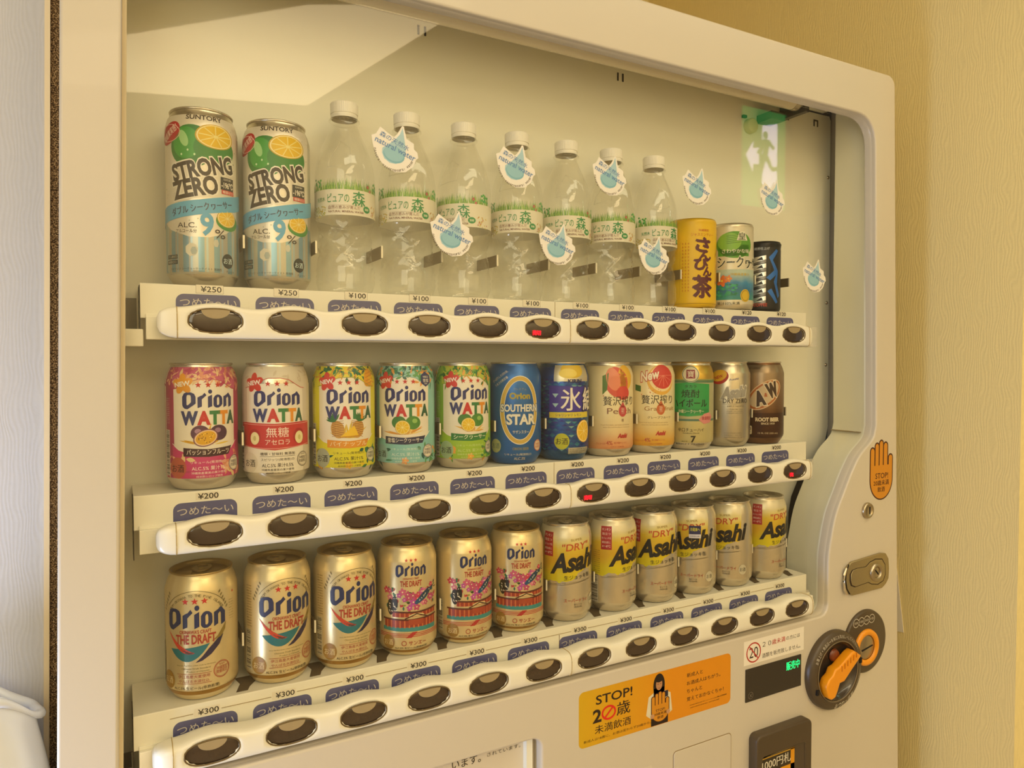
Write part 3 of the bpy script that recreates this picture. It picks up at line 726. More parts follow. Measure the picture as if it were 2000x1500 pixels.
# coin return dial
cr = empty('coin_return_dial', (861, 0, -503)); cr.parent = VM
mb = MB(); mb.lathe_y([(43, -8), (43.5, -14), (46, -17.5), (49, -17.5), (57, -15), (59.5, -11), (59.5, -4)], BROWN, 72); mb.build('rim', cr)
mb = MB(); mb.lathe_y([(0.1, -7), (20, -7.2), (34, -8.5), (40, -11), (43, -15), (43.6, -15.5)], BROWN2, 56); mb.build('bowl', cr)
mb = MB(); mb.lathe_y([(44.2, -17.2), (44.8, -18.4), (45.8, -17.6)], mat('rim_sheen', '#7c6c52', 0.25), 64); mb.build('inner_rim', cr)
a = Art(); a.arctext('お買上げ・商品は一本毎にお取出し・してください。', 0, 0, 52, 158, 28, 4.6, '#c9bfac', 1, 0)
a.arctext('おつり・返却', 0, 0, 52.3, 262, 312, 7.5, '#d6ccb8', 1, 0.01, True); a.arctext('この部分を押す', 0, 0, 52, 318, 346, 2.8, '#c9bfac', 1, 0, True)
mb = MB(); a.flat(mb, -17.8, 0.1)
mb.v = [(x, y+0.35*max(0, hypot(x, z)-50), z) for x, y, z in mb.v]; mb.build('dial_text', cr, fix=False)
for ax in (205, 8):
    mb = MB(); t = radians(ax); mb.box(-2.4, 2.4, -19, -15, -4, 4, SLIT); q = mb.build('rim_mark', cr, (51*cos(t), 0, 51*sin(t)))
kb = [(-36, -22), (-38, -12), (-33, -3), (-24, 2), (-19, 10), (-10, 12), (16, 27), (24, 30), (40, 20), (38, 17), (14, -2), (2, -12), (-8, -13), (-12, -22), (-18, -32), (-26, -34), (-33, -30)]
kn = plate('lever', [kb], -27, -12, ORANGE, cr, 2.5)
mb = MB()
for i in range(6):
    x = -6+i*6.6; z = 12+i*2.9; mb.box(x, x+1.2, -28.0, -26.5, z-7, z+1, mat('lever_groove', '#c97c0c', 0.5))
mb.build('grip_ribs', kn)
mb = MB(); mb.lathe_y([(0, -13), (8, -13), (10, -9)], mat('red_brown_hub', '#7a3a18', 0.3), 20, 0, 22); mb.build('hub', cr)

# T-handle lock and cam lock
hs = empty('handle_lock', (938.5, 0, -370)); hs.parent = VM
pl = [(-54, 8), (-49, 17), (-38, 24), (34, 29), (46, 27), (53, 18), (55, 2), (54, -14), (47, -22), (38, -27), (-34, -28), (-46, -23), (-53, -12)]
HP = plate('escutcheon', [pl], -8.5, -4, mat('champagne_steel', '#b3a37c', 0.3, 0.85, 0.06, 400), hs, 1.2)
inn = [(-42, 6), (-37, 12), (-26, 13.5), (-4, 13), (6, 19), (20, 22), (36, 20), (44, 10), (45, -6), (40, -16), (26, -20), (10, -17), (2, -13), (-30, -15.5), (-39, -12), (-42, -4)]
plate('handle_gap', [inn], -8.9, -8.3, mat('deep_gap_line', '#2c1a0a', 0.6), hs, 0)
inn2 = [(x*0.955, z*0.94+0.3) for x, z in inn]
plate('flip_handle', [inn2], -9.6, -8.4, mat('champagne_steel', '#b3a37c', 0.3, 0.85), hs, 0.5)
mb = MB(); mb.lathe_y([(8.5, -10), (9, -12), (11.5, -13), (13.5, -12), (14.5, -9.6)], STEEL, 36, 20, 1); mb.build('lock_ring', hs)
mb = MB(); mb.lathe_y([(0, -10.8), (7, -10.8), (8.6, -10)], STEEL, 30, 20, 1)
mb.face([(15, -11, 4.5), (17, -11, 6), (25.5, -11, -2.5), (23.5, -11, -4)], SLIT); mb.build('keyway', hs, fix=False)
mb = MB(); mb.tube([(-51, -9, 17), (-55.5, -9.5, 8), (-57, -9.5, -3), (-55, -9.5, -15), (-49, -9, -23)], 1.8, mat('bright_chrome', '#efe6d6', 0.08, 1.0)); mb.build('bright_edge', hs)
mb = MB(); mb.tube([(-45, -8.9, 22), (-50, -8.9, 12), (-52, -8.9, -2), (-49, -8.9, -15), (-42, -8.9, -24)], 0.9, SLIT, 6); mb.build('edge_slit', hs)
cm = empty('cam_lock', (940, 0, -270.5)); cm.parent = VM
mb = MB(); mb.lathe_y([(0.1, -8.6), (8.5, -8.6), (9, -9.6), (11.5, -9.2), (12.3, -7), (12.3, -4)], STEEL, 36); mb.build('barrel', cm)
mb = MB(); mb.box(1.2, 3.6, -8.9, -8.5, -5.5, 5.5, SLIT); mb.build('keyhole', cm)
# lower body: delivery flap and base, below the picture
plate('delivery_flap', [rrect(120, 760, -1250, -1080, 10)], -9, -4, BROWN, VM, 2)
mb = MB(); mb.box(-112, 996, 4, 60, -1398, -1372, DARK); mb.box(-100, -60, 560, 620, -1400, -1372, DARK); mb.box(940, 980, 560, 620, -1400, -1372, DARK); mb.build('plinth', VM)

# card stuck on the side wall behind the door edge
mb = MB(); mb.face([(1098.5, 60, -300), (1098.5, 33.0, -505), (1098.5, 60, -508), (1098.5, 200, -520), (1098.5, 200, -300)], mat('white_card', '#efe6d4', 0.6))
mb.v += [(1096.5+3.0, y, z) for _, y, z in mb.v[:5]]; mb.f.append((9, 8, 7, 6, 5)); mb.m.append(0); mb.smooth.append(False)
for i in range(5): j = (i+1) % 5; mb.f.append((i, i+5, j+5, j)); mb.m.append(0); mb.smooth.append(False)
tag(mb.build('wall_card'), 'plain pale card fixed to the side wall, peeping out beside the machine', 'card')

# ================================================================== white plastic bag at the left
def bag():
    t = empty('plastic_bag', (-201, 34, -541)); tag(t, 'white crumpled plastic bag with a curled rim, left of the machine by the wall', 'bag')
    BG = mat('milky_plastic', '#dfe3ec', 0.3, 0, 0.03, 12, coat=0.3); mb = MB(); rows = []; n = 72
    def rim(a): return 222-20*max(0, cos(a))**1.5-10*sin(a*2+0.5)+4*sin(5*a)
    for q in range(26):
        s = q/25; row = []
        for j in range(n):
            a = 2*pi*j/n; rz = rim(a)*s
            r = 56+16*sin(pi*min(1, s*1.05)*0.9)-4*s + 1.2*sin(7*a+3*s)*s+0.7*sin(11*a-5*s)*s+1.5*sin(3*a+6*s)
            row.append((r*cos(a)*1.0, r*sin(a)*0.62, rz))
        rows.append(row)
    mb.grid(rows, BG, True, True); mb.build('pouch', t)
    rp = [Vector(p) for p in rows[-1]]
    mb = MB(); rr = []
    for j in range(n+1):
        p = rp[j % n]; a = 2*pi*j/n; k = 4.0+1.2*sin(3*a)+0.7*sin(7*a+1)
        rr.append([(p.x+(2+k*cos(b))*cos(a), p.y+(2+k*cos(b))*sin(a)*0.7, p.z-3+k*1.1*sin(b)-2*sin(5*a)) for b in [2*pi*i/10 for i in range(10)]])
    mb.grid(rr, BG, True, True); mb.build('curled_rim', t)
bag()

# ================================================================== the drinks
def can_prof(R, H, rr, t0=104, foot=25.0, tb=13):
    top = H-122
    return [(foot-1.5, 1.2), (foot, 0.0), (foot+1.4, 1.0), (R-2.2, tb-5), (R-0.5, tb-1.5), (R, tb+1), (R, t0+top), (R-0.4, t0+top+2), (rr+2.6, t0+top+8.5), (rr+0.9, t0+top+12.0), (rr-0.2, H-3.6), (rr-0.3, H-2.0)]
def body_mesh(prof, R, H, rr, m, foot):
    mb = MB(); mb.lathe([(0.1, 9), (foot-7, 7.5), (foot-3, 3), (foot-1.5, 1.2)]+prof[1:], m, 64)
    return mb.mesh('body')
def lid_mesh(H, rr, m, deep=4.0, style='tab'):
    mb = MB(); mb.lathe([(rr-0.3, H-2.2), (rr+0.6, H-1.8), (rr+0.8, H-0.8), (rr+0.2, H), (rr-0.8, H-0.2), (rr-1.6, H-1.6), (rr-2.4, H-deep-1.2), (rr-3.6, H-deep-1.6), (rr-4.6, H-deep), (0.1, H-deep+0.1)], m, 56)
    if style == 'tab':      # scored mouth
        mb.lathe([(7.2, H-deep+0.15), (7.7, H-deep+0.5), (8.2, H-deep+0.15)], m, 28, 0, -10)
    else:
        mb.lathe([(rr-6.2, H-deep+0.1), (rr-6.8, H-deep+0.6), (rr-7.4, H-deep+0.1)], m, 40)
    return mb.mesh('lid')
def tab_mesh(H, deep, m):
    mb = MB(); z = H-deep+0.9
    o = [(9*cos(2*pi*k/24), 3.5+12.5*sin(2*pi*k/24)) for k in range(24)]; i = [(5.2*cos(2*pi*k/24), 8.6+5.0*sin(2*pi*k/24)) for k in range(24)]
    rows = [[(x, y, z) for x, y in o], [(x, y, z+1.1) for x, y in o], [(x, y, z+1.1) for x, y in i], [(x, y, z) for x, y in i]]
    mb.grid(rows, m, True, False); mb.lathe([(0.1, z+2), (2.2, z+1.9), (2.6, z+1)], m, 14, 0, 0)
    return mb.mesh('pull_tab')

NV = '#262a66'; RD = '#c42a2c'; BK = '#1c1714'; WH = '#f3ecdf'
def orion(a, cx, cz, wd, h, c, l=4):
    kx = wd/114; kz = h/34
    T = lambda pts: [(cx+(x-57)*kx, cz+(z-17)*kz) for x, z in pts]
    def hollow(o, i): a.add([T([o[k], o[(k+1) % len(o)], i[(k+1) % len(o)], i[k]]) for k in range(len(o))], c, l)
    hollow([(0, 6), (0, 22), (4, 29), (10, 31), (20, 31), (27, 28), (30, 22), (30, 9), (24, 5), (12, -2), (6, -1), (2, 2)],
           [(10, 7), (10, 21), (11, 25), (13, 26), (17, 26), (19, 25), (20, 21), (20, 12), (17, 9), (13, 6), (11.5, 6), (10.5, 6.5)])
    a.poly(T([(34, 0), (43, 3), (43, 17), (53, 25), (49, 30), (43, 24), (43, 25), (34, 21)]), c, l)
    a.poly(T([(56, 0), (65, 3), (65, 26), (56, 22)]), c, l); a.ell(*T([(61, 32)])[0], 4.4*kx, 4.2*kz, c, l, 16)
    hollow([(68, 5), (68, 19), (72, 24), (77, 26), (83, 25), (88, 21), (89, 16), (89, 7), (86, 3), (80, 0), (74, 0), (70, 2)],
           [(76, 6), (76, 18), (77, 20), (78.5, 21), (80, 21), (81, 19), (81.5, 16), (81.5, 8), (80.5, 6), (79, 5), (77.5, 5), (76.5, 5.3)])
    a.poly(T([(92, 0), (100, 3), (100, 18), (104, 21), (106, 18), (106, 0), (115, 3), (115, 20), (106, 29), (100, 25), (92, 22)]), c, l)
def badge(a, cx, cz, r, c, tc, l=4, txt='お酒'):
    a.ell(cx, cz, r, r*1.1, c, l); a.text(txt, cx, cz, r*1.5, r*0.85, tc, l+2, 0.01)
def stamp(a, cx, cz, r, c, bg=None, l=4):
    if bg: a.ell(cx, cz, r, r, bg, l)
    a.ring(cx, cz, r, r, 0.6, c, l+1); a.ring(cx, cz, r-1.1, r-1.1, 0.25, c, l+1)
    a.text('沖縄限定', cx, cz+1.6, r*1.4, r*0.42, c, l+2); a.text('数量限定', cx, cz-1.8, r*1.4, r*0.42, c, l+2); a.text('★★★', cx, cz+5.0, r*0.7, r*0.2, c, l+2)
def barcode(a, x0, x1, z0, z1, l=4, bg=WH):
    a.rect(x0, x1, z0, z1, bg, l); rnd = random.Random(3); z = z0+0.5
    while z < z1-0.6:
        t = rnd.choice((0.35, 0.5, 0.9)); a.rect(x0+0.8, x1-0.8, z, z+t, BK, l+1); z += t+rnd.choice((0.4, 0.6, 0.9))
def smalltext(a, cx, cz, wd, rows, c, h=1.7, gap=2.6, l=4, s=12):
    rnd = random.Random(int(abs(cx*7+cz*13))); kana = 'のアルコール飲料原材料名麦芽使用果汁糖類香酸味ゆず'
    for i in range(rows):
        t = ''.join(rnd.choice(kana) for _ in range(s)); a.text(t, cx, cz-i*gap, wd, h, c, l)
def citrus(a, cx, cz, r, rz, l, rind='#c9a41a', flesh='#e6bb1c', seg='#f2e08a', rot=0):
    a.ell(cx, cz, r, rz, rind, l, 28, rot); a.ell(cx, cz, r*0.93, rz*0.93, '#f8e6a8', l+1, 28, rot); a.ell(cx, cz, r*0.86, rz*0.86, flesh, l+2, 28, rot)
    for k in range(9):
        t = 2*pi*k/9+0.2; a.line([(cx+0.15*r*cos(t), cz+0.15*rz*sin(t)), (cx+0.83*r*cos(t), cz+0.83*rz*sin(t))], r*0.05, seg, l+3)
    a.ell(cx, cz, r*0.14, rz*0.14, seg, l+4, 10)
def leaf(a, x, z, ln, wd, ang, c, l):
    p = []
    for k in range(7): t = k/6; p.append((ln*t, wd*sin(pi*t)))
    for k in range(5, 0, -1): t = k/6; p.append((ln*t, -wd*sin(pi*t)))
    r = radians(ang); a.poly([(x+u*cos(r)-v*sin(r), z+u*sin(r)+v*cos(r)) for u, v in p], c, l)
def flower(a, cx, cz, r, c, l, n=5, mid='#f2c63a', rot=0):
    for k in range(n):
        t = 2*pi*k/n+rot; a.ell(cx+0.55*r*cos(t), cz+0.55*r*sin(t), r*0.52, r*0.36, c, l, 12, math.degrees(t))
    a.ell(cx, cz, r*0.2, r*0.2, mid, l+1, 8)

def art_tall():
    a = Art(); K = '#33231a'
    for x in range(-100, 101, 14): a.rect(x, x+5.5, 12, 62, '#8fb4c4', 1, 0.6); a.rect(x+7, x+9, 12, 62, '#b9cdd2', 1, 0.6)
    a.poly([(-42, 60), (-30, 52), (-10, 45), (8, 45), (24, 50), (40, 62), (42, 160), (-42, 160)], '#e6ddcb', 2, 0.3)
    rnd = random.Random(5)
    for k in range(90):
        x = rnd.uniform(-40, 40); z = rnd.uniform(50, 150); a.ell(x, z, rnd.uniform(.3, .9), rnd.uniform(.3, .9), rnd.choice(('#c9c2ae', '#a9a894', '#f6f0e2')), 3, 8)
    a.ell(-7, 130, 21, 20, '#2c7a2c', 4, 30); a.ell(-12, 133, 13, 15, '#3f9a3a', 5, 24); a.ell(-14, 137, 4, 8, '#9fd08a', 6, 16, 20)
    a.ell(15, 129, 20, 15, '#2f7f2e', 6, 28); citrus(a, 15, 140.5, 18.5, 11.5, 7)
    for x, z in ((-4, 122), (4, 117), (-10, 126), (-16, 122)): a.ell(x, z, 0.9, 1.1, '#cfe8b8', 8, 8)
    a.ell(-30, 143, 14, 9, '#b3202a', 8, 24, 32); a.ring(-30, 143, 13, 8.4, 0.7, '#e6b8a8', 9, 24)
    a.text('凍結果実感！', -30, 143, 22, 7, '#f4d9c8', 10, 0.03, rot=32)
    a.text('SUNTORY', 5, 157.5, 34, 4.8, K, 6, 0.02)
    a.text('STRONG', 3, 110.5, 60, 17, K, 12, 0.045, rot=12, outline='#f1eadb'); a.text('ZERO', -5, 91.5, 43, 18, K, 12, 0.045, rot=11, outline='#f1eadb')
    a.rect(19, 34, 92, 104, BK, 10); a.text('-196℃', 26.5, 96.6, 13.5, 6, '#efe6d6', 12, 0.02); a.text('SUNTORY', 26.5, 102, 9, 1.8, '#efe6d6', 12); a.rect(20, 34.5, 88, 92, '#c23428', 10); a.text('糖類ゼロ', 27, 90, 12, 2.8, '#f4e3d2', 12)
    a.poly([(-60, 54), (-36, 60), (0, 66), (36, 73), (60, 80), (60, 94), (36, 88), (0, 80), (-36, 75), (-60, 70)], '#5aa9d2', 9)
    a.text('ダブル シークヮーサー', 2, 73.5, 60, 7.6, '#1c2c4c', 12, 0.045, rot=11)
    a.ell(27, 62, 13, 9, '#3a8a34', 5, 24); citrus(a, 26, 65, 11, 8.6, 6)
    a.text('9', 6, 57, 12, 22, '#5aa9d2', 12, 0.03); a.text('%', 18, 49, 10, 8.5, K, 12); a.text('ALC.', -12, 56, 18, 4.8, K, 12); a.text('アルコール分', -13, 50.5, 20, 3.6, K, 12, 0.01)
    a.ell(-8, 33, 6, 6.5, '#d9d3c0', 4, 7); a.ell(-6, 32, 3, 4, '#aab4ae', 5, 6); a.ell(14, 40, 2.6, 4, '#c9c8b8', 4, 6)
    a.rect(-37, -22, 24.5, 28.5, '#1e2c30', 5); a.text('プリン体ゼロ', -29.5, 26.5, 13, 2.4, '#c9c4b0', 6); a.rect(-37, -22, 19.5, 23.5, '#1e2c30', 5); a.text('糖類ゼロ', -29.5, 21.5, 12, 2.6, '#c9c4b0', 6)
    badge(a, 26, 24, 6.5, '#1c2426', '#cfe0e0', 5); a.text('スピリッツ シークヮーサーテイスト 発泡性', -6, 15, 50, 2.4, K, 5); a.text('チューハイ', 29, 14, 10, 2.4, K, 5)
    return a
def watta(v):
    a = Art(); c1, c2, bc, name, leafc, flw, txtc = v['c1'], v['c2'], v['banner'], v['name'], v['leaf'], v['flower'], v['txt']
    # side panels of the label
    for s in (-1, 1): a.rect(s*38-7, s*38+7, 12, 118, c1, 1)
    if v.get('band') is None:
        a.poly([(-33, 12), (-33, 44), (-26, 39), (-14, 35), (0, 33.5), (14, 35), (26, 39), (33, 45), (33, 12)], c2, 2)
        a.line([(-33, 45), (-26, 40), (-14, 36), (0, 34.5), (14, 36), (26, 40), (33, 46)], 0.7, WH, 4)
    # collar pattern
    top = [(-33, 97), (-24, 98.5), (-14, 104), (-6, 106.5), (6, 106.5), (14, 105), (22, 100), (28, 97), (33, 96.5)]
    a.poly(top+[(33, 120), (-33, 120)], v['collar'], 2); a.line(top, 0.6, v['edge'], 5)
    rnd = random.Random(v['seed'])
    for k in range(110 if v['busy'] else 14):
        x = rnd.uniform(-44, 44); z = rnd.uniform(106, 117) if abs(x) < 18 else rnd.uniform(100, 117)
        leaf(a, x, z, rnd.uniform(5, 11), rnd.uniform(0.8, 1.7), rnd.uniform(0, 360), rnd.choice(leafc), 3)
    for k in range(44 if v['busy'] else 0):
        x = rnd.choice((-1, 1))*rnd.uniform(18, 44); leaf(a, x, rnd.uniform(13, 31), rnd.uniform(5, 11), rnd.uniform(1, 2.2), rnd.uniform(0, 360), rnd.choice(leafc), 3)
    if flw:
        flower(a, 2, 14.5, 4, flw, 4); flower(a, 30, 104, 4, flw, 4)
    if name == 'パイナップル':
        a.ell(27, 106, 6.5, 10, '#e09a1e', 4, 20, -25)
        for k in range(5): a.line([(22, 99+3.5*k), (33, 102+3.5*k)], 0.5, '#b8741a', 5)
    for k in (-1, 0, 1): a.star(2.6+8.8*k, 101, 3.1, RD, 5)
    orion(a, 2.6, 87.3, 47, 16.5, NV, 6)
    for ch, x, wd, c in (('W', -14.5, 16, '#33376e'), ('A', -1.5, 12, RD), ('T', 8.4, 10, '#2f7a44'), ('T', 17, 9.6, '#e39228'), ('A', 25.2, 9.6, '#2c5a40')):
        a.text(ch, x, 69.5, wd, 13.6, c, 7, 0.06)
    fx = 2.0
    if v['fruit'] == 'passion':
        a.ell(-5, 55, 8.5, 7.5, '#5a2f4c', 4, 24); a.ell(12, 55, 8.5, 7.5, '#4e2a44', 4, 24); a.ell(-7, 57, 3, 2.4, '#a9819a', 5, 10); a.ell(11, 57.5, 3, 2.4, '#a07890', 5, 10)
        a.ell(0, 50.5, 11.5, 8, '#7a4458', 6, 26, 18); a.ell(0, 50.5, 10.4, 7.1, '#ecc9a0', 7, 26, 18); a.ell(0, 50.5, 9.2, 6.2, '#dca31c', 8, 26, 18)
        for k in range(26):
            t = rnd.uniform(0, 2*pi); q = rnd.uniform(0, 1)**.5; a.ell(8*q*cos(t), 50.5+5*q*sin(t), .6, .5, rnd.choice(('#7a4a10', '#f3cf58')), 9, 6)
        for k in range(28): leaf(a, 2+rnd.uniform(-6, 6), 44, rnd.uniform(8, 23), 0.8, rnd.uniform(5, 175), rnd.choice(('#d9a81c', '#c78f1a', '#e9c654')), 3)
    elif v['fruit'] == 'pine':
        for sx, rot in ((-9, 20), (12, -14)):
            a.ell(sx, 52, 7, 9.5, '#c99a4a', 4, 20, rot)
            for k in range(-3, 4): a.line([(sx-6, 52+2.4*k), (sx+6, 54+2.4*k)], 0.4, '#9a5a28', 5); a.line([(sx-6, 54+2.4*k), (sx+6, 51+2.4*k)], 0.4, '#9a5a28', 5)
            for k in range(8): leaf(a, sx+(3 if rot > 0 else -1)*(-1 if rot > 0 else -1)*1.0, 60, 10, 1.2, 90+rot*1.2-52+15*k, '#2f6e3a', 6)
        a.poly([(-7, 44), (8, 56), (13, 45)], '#ecc02c', 6); a.line([(-7, 44), (13, 45)], 1.2, '#c98f20', 7)
        for k in range(26): leaf(a, 2+rnd.uniform(-6, 6), 43, rnd.uniform(8, 22), 0.8, rnd.uniform(5, 175), rnd.choice(('#d9b21c', '#c7a01a', '#e9d154')), 3)
    elif v['fruit'] == 'lime':
        for k in range(26): leaf(a, 2+rnd.uniform(-6, 6), 43, rnd.uniform(8, 23), 0.8, rnd.uniform(5, 175), rnd.choice(('#e3b34c', '#d8973a', '#ecd184')), 3)
        a.ell(-4.5, 56.5, 8, 7, '#3f7a34', 4, 24); a.ell(11, 56, 8.5, 7.4, '#4a8636', 5, 24); a.ell(13, 58, 3, 2.6, '#8fbb60', 6, 10); citrus(a, -0.5, 51, 8.2, 7.8, 7)
    if v.get('band'):
        a.poly([(-41, 37.5), (-33, 38), (0, 34.5), (33, 38), (41, 37.5), (41, 62), (33, 62.5), (0, 61), (-33, 62.5), (-41, 62)], v['band'], 3)
        a.line([(-40, 39.2), (-20, 37.2), (0, 36.2), (20, 37.2), (40, 39.2)], 0.5, '#e9a79a', 4); a.line([(-40, 61), (0, 59.6), (40, 61)], 0.5, '#e9a79a', 4)
        a.text('無糖', 2.6, 52.5, 22, 10, '#f3dccb', 5, 0.006); a.text('アセロラ', 2.6, 42.6, 24, 5.2, '#f3dccb', 5, 0.01)
        for sx in (-21, 25): a.ell(sx, 48, 7, 8, '#a81c22', 4, 20); a.ell(sx+.4, 46.5, 5.2, 6.4, '#ece0a8', 5, 20); a.ell(sx+.4, 46.5, 1.8, 2.6, '#cfc07a', 6, 10)
        a.text('糖類・甘味料 無添加', 2.6, 31, 34, 3.0, v['txt2'], 5, 0.01); a.line([(-15, 28.4), (20, 28.4)], 0.3, v['txt2'], 5)
        tz = 25
    else:
        a.poly([(-20.5, 33.2), (-20.5, 41.4), (-17, 41), (2.6, 39.6), (22, 41), (26, 41.6), (24, 37), (22, 33.4), (2.6, 32.2)], bc, 6)
        a.text(name, 2.6, 37, 40, 5.2, v['btxt'], 8, 0.02); tz = 27
    a.text('リキュール(発泡性)①' if not v.get('band') else 'スピリッツ(発泡性)①', 2.6, tz, 33, 3.1, txtc, 5); a.text('ALC.5% 果汁1%' if not v.get('band') else 'ALC.5% 果汁0.5%', 2.6, tz-5.5, 31, 4.2, txtc, 5, 0.005)
    a.text('沖縄県産果実の果汁使用', 2.6, tz-10, 32, 2.4, txtc, 5); a.text('純米酢シロップ使用', 3, tz-13.4, 24, 2.1, txtc, 5)
    a.ell(-27, 22, 9.2, 10.2, v['bbg'], 4); a.text('お酒', -27, 21.5, 13.5, 7.4, BK, 6, 0.01)
    stamp(a, 30, 24, 7.6, '#3a3a5a' if not v.get('band') else '#4a3a36', v['sbg'], 5)
    flower(a, -20.5, 102, 9.6, v['new'], 6, 5, v['new'], 0.4); a.text('NEW', -21, 102, 15.5, 4.6, WH, 8, 0.03, rot=8)
    barcode(a, -45, -37, 14, 58, 6, '#d9cfc0')
    smalltext(a, -40, 88, 6, 14, WH, 0.7, 1.8, 4, 4)
    if v.get('hex'):
        p = [(27+7.4*cos(radians(30+60*k)), 103.5+8.4*sin(radians(30+60*k))) for k in range(6)]; a.poly(p, '#2f3468', 6); a.text('沖縄宮古', 27, 106, 8, 2.6, WH, 8); a.text('雪塩', 27, 102, 8, 3.8, WH, 8, .01); a.text('使用', 27, 98.6, 4, 1.8, WH, 8)
    return a
W1 = dict(c1='#a8305c', c2='#c63a72', banner='#3a1420', btxt='#f0e0cc', name='パッションフルーツ', leaf=['#e8b08a', '#b03a62', '#e3c490', '#d88a6a'], flower=None, txt='#f4e3d4', collar='#c2567a', edge='#b03048', seed=1, busy=True, fruit='passion', bbg='#b85c48', sbg='#e8ddc6', new='#e39a2a')
W2 = dict(c1='#d2c6b2', c2='#cabfaa', band='#c22e30', banner=None, btxt=None, name=None, leaf=['#d8cbb4', '#c9b9a0'], flower=None, txt='#3a2a24', txt2='#3a2a24', collar='#d6cab4', edge='#c23a34', seed=2, busy=False, fruit=None, bbg='#ddd2bc', sbg='#e0d4bc', new='#c8322c')
W3 = dict(c1='#d8cf22', c2='#dcd22a', banner='#e0932a', btxt='#f6e0b0', name='パイナップル', leaf=['#2f7a4a', '#1f5a44', '#e3c224', '#d89a2c'], flower='#e3b22a', txt='#3a3a1c', collar='#d8cc34', edge='#9a9a2a', seed=3, busy=True, fruit='pine', bbg='#a8ac9a', sbg='#ded8b0', new='#cf3a38')
W4 = dict(c1='#8cc4bc', c2='#86c0bd', banner='#2a2c4e', btxt='#f0e8dc', name='雪塩シークヮーサー', leaf=['#2f7a5a', '#1f5a54', '#5a9a5a', '#e09a4a'], flower='#e39a5a', txt='#d9e6dc', collar='#8fc0b4', edge='#7aa09a', seed=4, busy=True, fruit='lime', bbg='#8fb4b4', sbg='#e6ddc8', new='#cf3a38', hex=True)
W5 = dict(c1='#86b440', c2='#98bc34', banner='#2f7a3c', btxt='#f0ecd4', name='シークヮーサー', leaf=['#2f7a3a', '#2a6a34', '#5a9a3a', '#e0a03a'], flower='#e3a23a', txt='#c9d88a', collar='#b4c04a', edge='#7a9a3a', seed=5, busy=True, fruit='lime', bbg='#9ab48c', sbg='#e6ddc0', new='#cf3a38')

def art_star():
    a = Art(); Y = '#c9a850'
    a.ring(3, 65, 24, 40, 4.6, Y, 3, 44); a.ring(3, 65, 24.8, 41, 0.9, '#e9e0c8', 4, 44); a.ring(3, 65, 19.6, 35.6, 0.7, '#e9e0c8', 4, 44)
    a.text('プレミアム', 3, 90, 16, 3, '#9a8a4a', 4); a.text('Orion', 3, 82, 26, 8, '#a8983c', 5, 0.05)
    a.text('SOUTHERN', 3, 67.5, 47, 9, '#e2dccb', 6, 0.03, outline='#2c5f96'); a.text('STAR', 5, 54, 37, 13, '#e2dccb', 6, 0.04, outline='#2c5f96'); a.text('サザンスター', 4, 39, 20, 4, '#e2dccb', 6, .01)
    a.text('さっぱりした切れ味。', -22, 105, 24, 3.4, '#e2dccb', 6, 0, rot=35); a.text('うまさの新定番', -20, 99, 20, 3.2, '#e2dccb', 6, 0, rot=35)
    badge(a, -28, 22, 7.5, '#a5aa7a', '#4a6a6a', 5); a.text('ORION BEER', 4, 19, 20, 3, '#a8983c', 5); a.text('リキュール(発泡性)①', 1, 12, 34, 3.4, '#e2dccb', 5); a.text('ALC.5%', 3, 7, 15, 3.4, '#e2dccb', 5)
    stamp(a, 29, 22, 7, '#c24a3a', '#dfcfb0', 5); barcode(a, -50, -40, 12, 50, 5); smalltext(a, -43, 92, 9, 12, '#b9c4cc', 0.9, 2.6, 4, 5)
    return a
def art_ice():
    a = Art(); rnd = random.Random(9)
    for r in range(16):
        for s in range(26):
            x = -100+s*8+(4 if r % 2 else 0); z = 12+r*5.6
            a.poly([(x-4, z+2.8), (x, z), (x+4, z+2.8)], rnd.choice(('#2f5aa0', '#3f8aa8', '#4a4aa0', '#7fb0b8', '#26408a')), 1, 0.7)
            a.poly([(x-4, z+2.8), (x, z+5.6), (x+4, z+2.8)], rnd.choice(('#274a90', '#3a7aa0', '#3a3a8a', '#2a6a9a')), 1, 0.7)
    a.rect(-14, 36, 98, 118, '#d9d0b4', 2, 0.6); a.ell(10, 112, 16, 10, '#d8b42c', 3, 20); a.ell(4, 108, 12, 6, '#e8cf60', 4, 18)
    a.text('KIRIN', 13, 98.5, 19, 4.6, '#1c2358', 5, 0.05)
    a.poly([(-20, 61), (-20, 93), (34, 91), (34, 60)], '#3f2f96', 3); a.text('氷', 8, 76, 27, 28, '#ece4d4', 6, 0.03); a.text('結', 36, 76, 22, 28, '#ece4d4', 6, 0.05, outline='#22245a')
    for z in (80, 68): a.poly([(-16, z+3), (-12, z-2), (-8, z+3)], '#9fc4cc', 5)
    a.rect(-20, 36, 53, 60, '#d8c43c', 5); a.text('シャリシャリ レモン', 5, 56.5, 34, 3.8, '#20306a', 6, 0.02)
    citrus(a, 27, 36, 12, 14, 5, '#e0a81c', '#e8bb2a', '#f4dc8a'); a.ell(-4, 24, 9.5, 10, '#b4b428', 5); a.text('お酒', -4, 24, 15, 8, BK, 7, .01)
    a.rect(4, 36, 8, 16, '#bcb8a4', 4, 0.5); smalltext(a, 20, 14, 28, 3, '#3a3a4a', 1.4, 2.4, 5, 14)
    return a
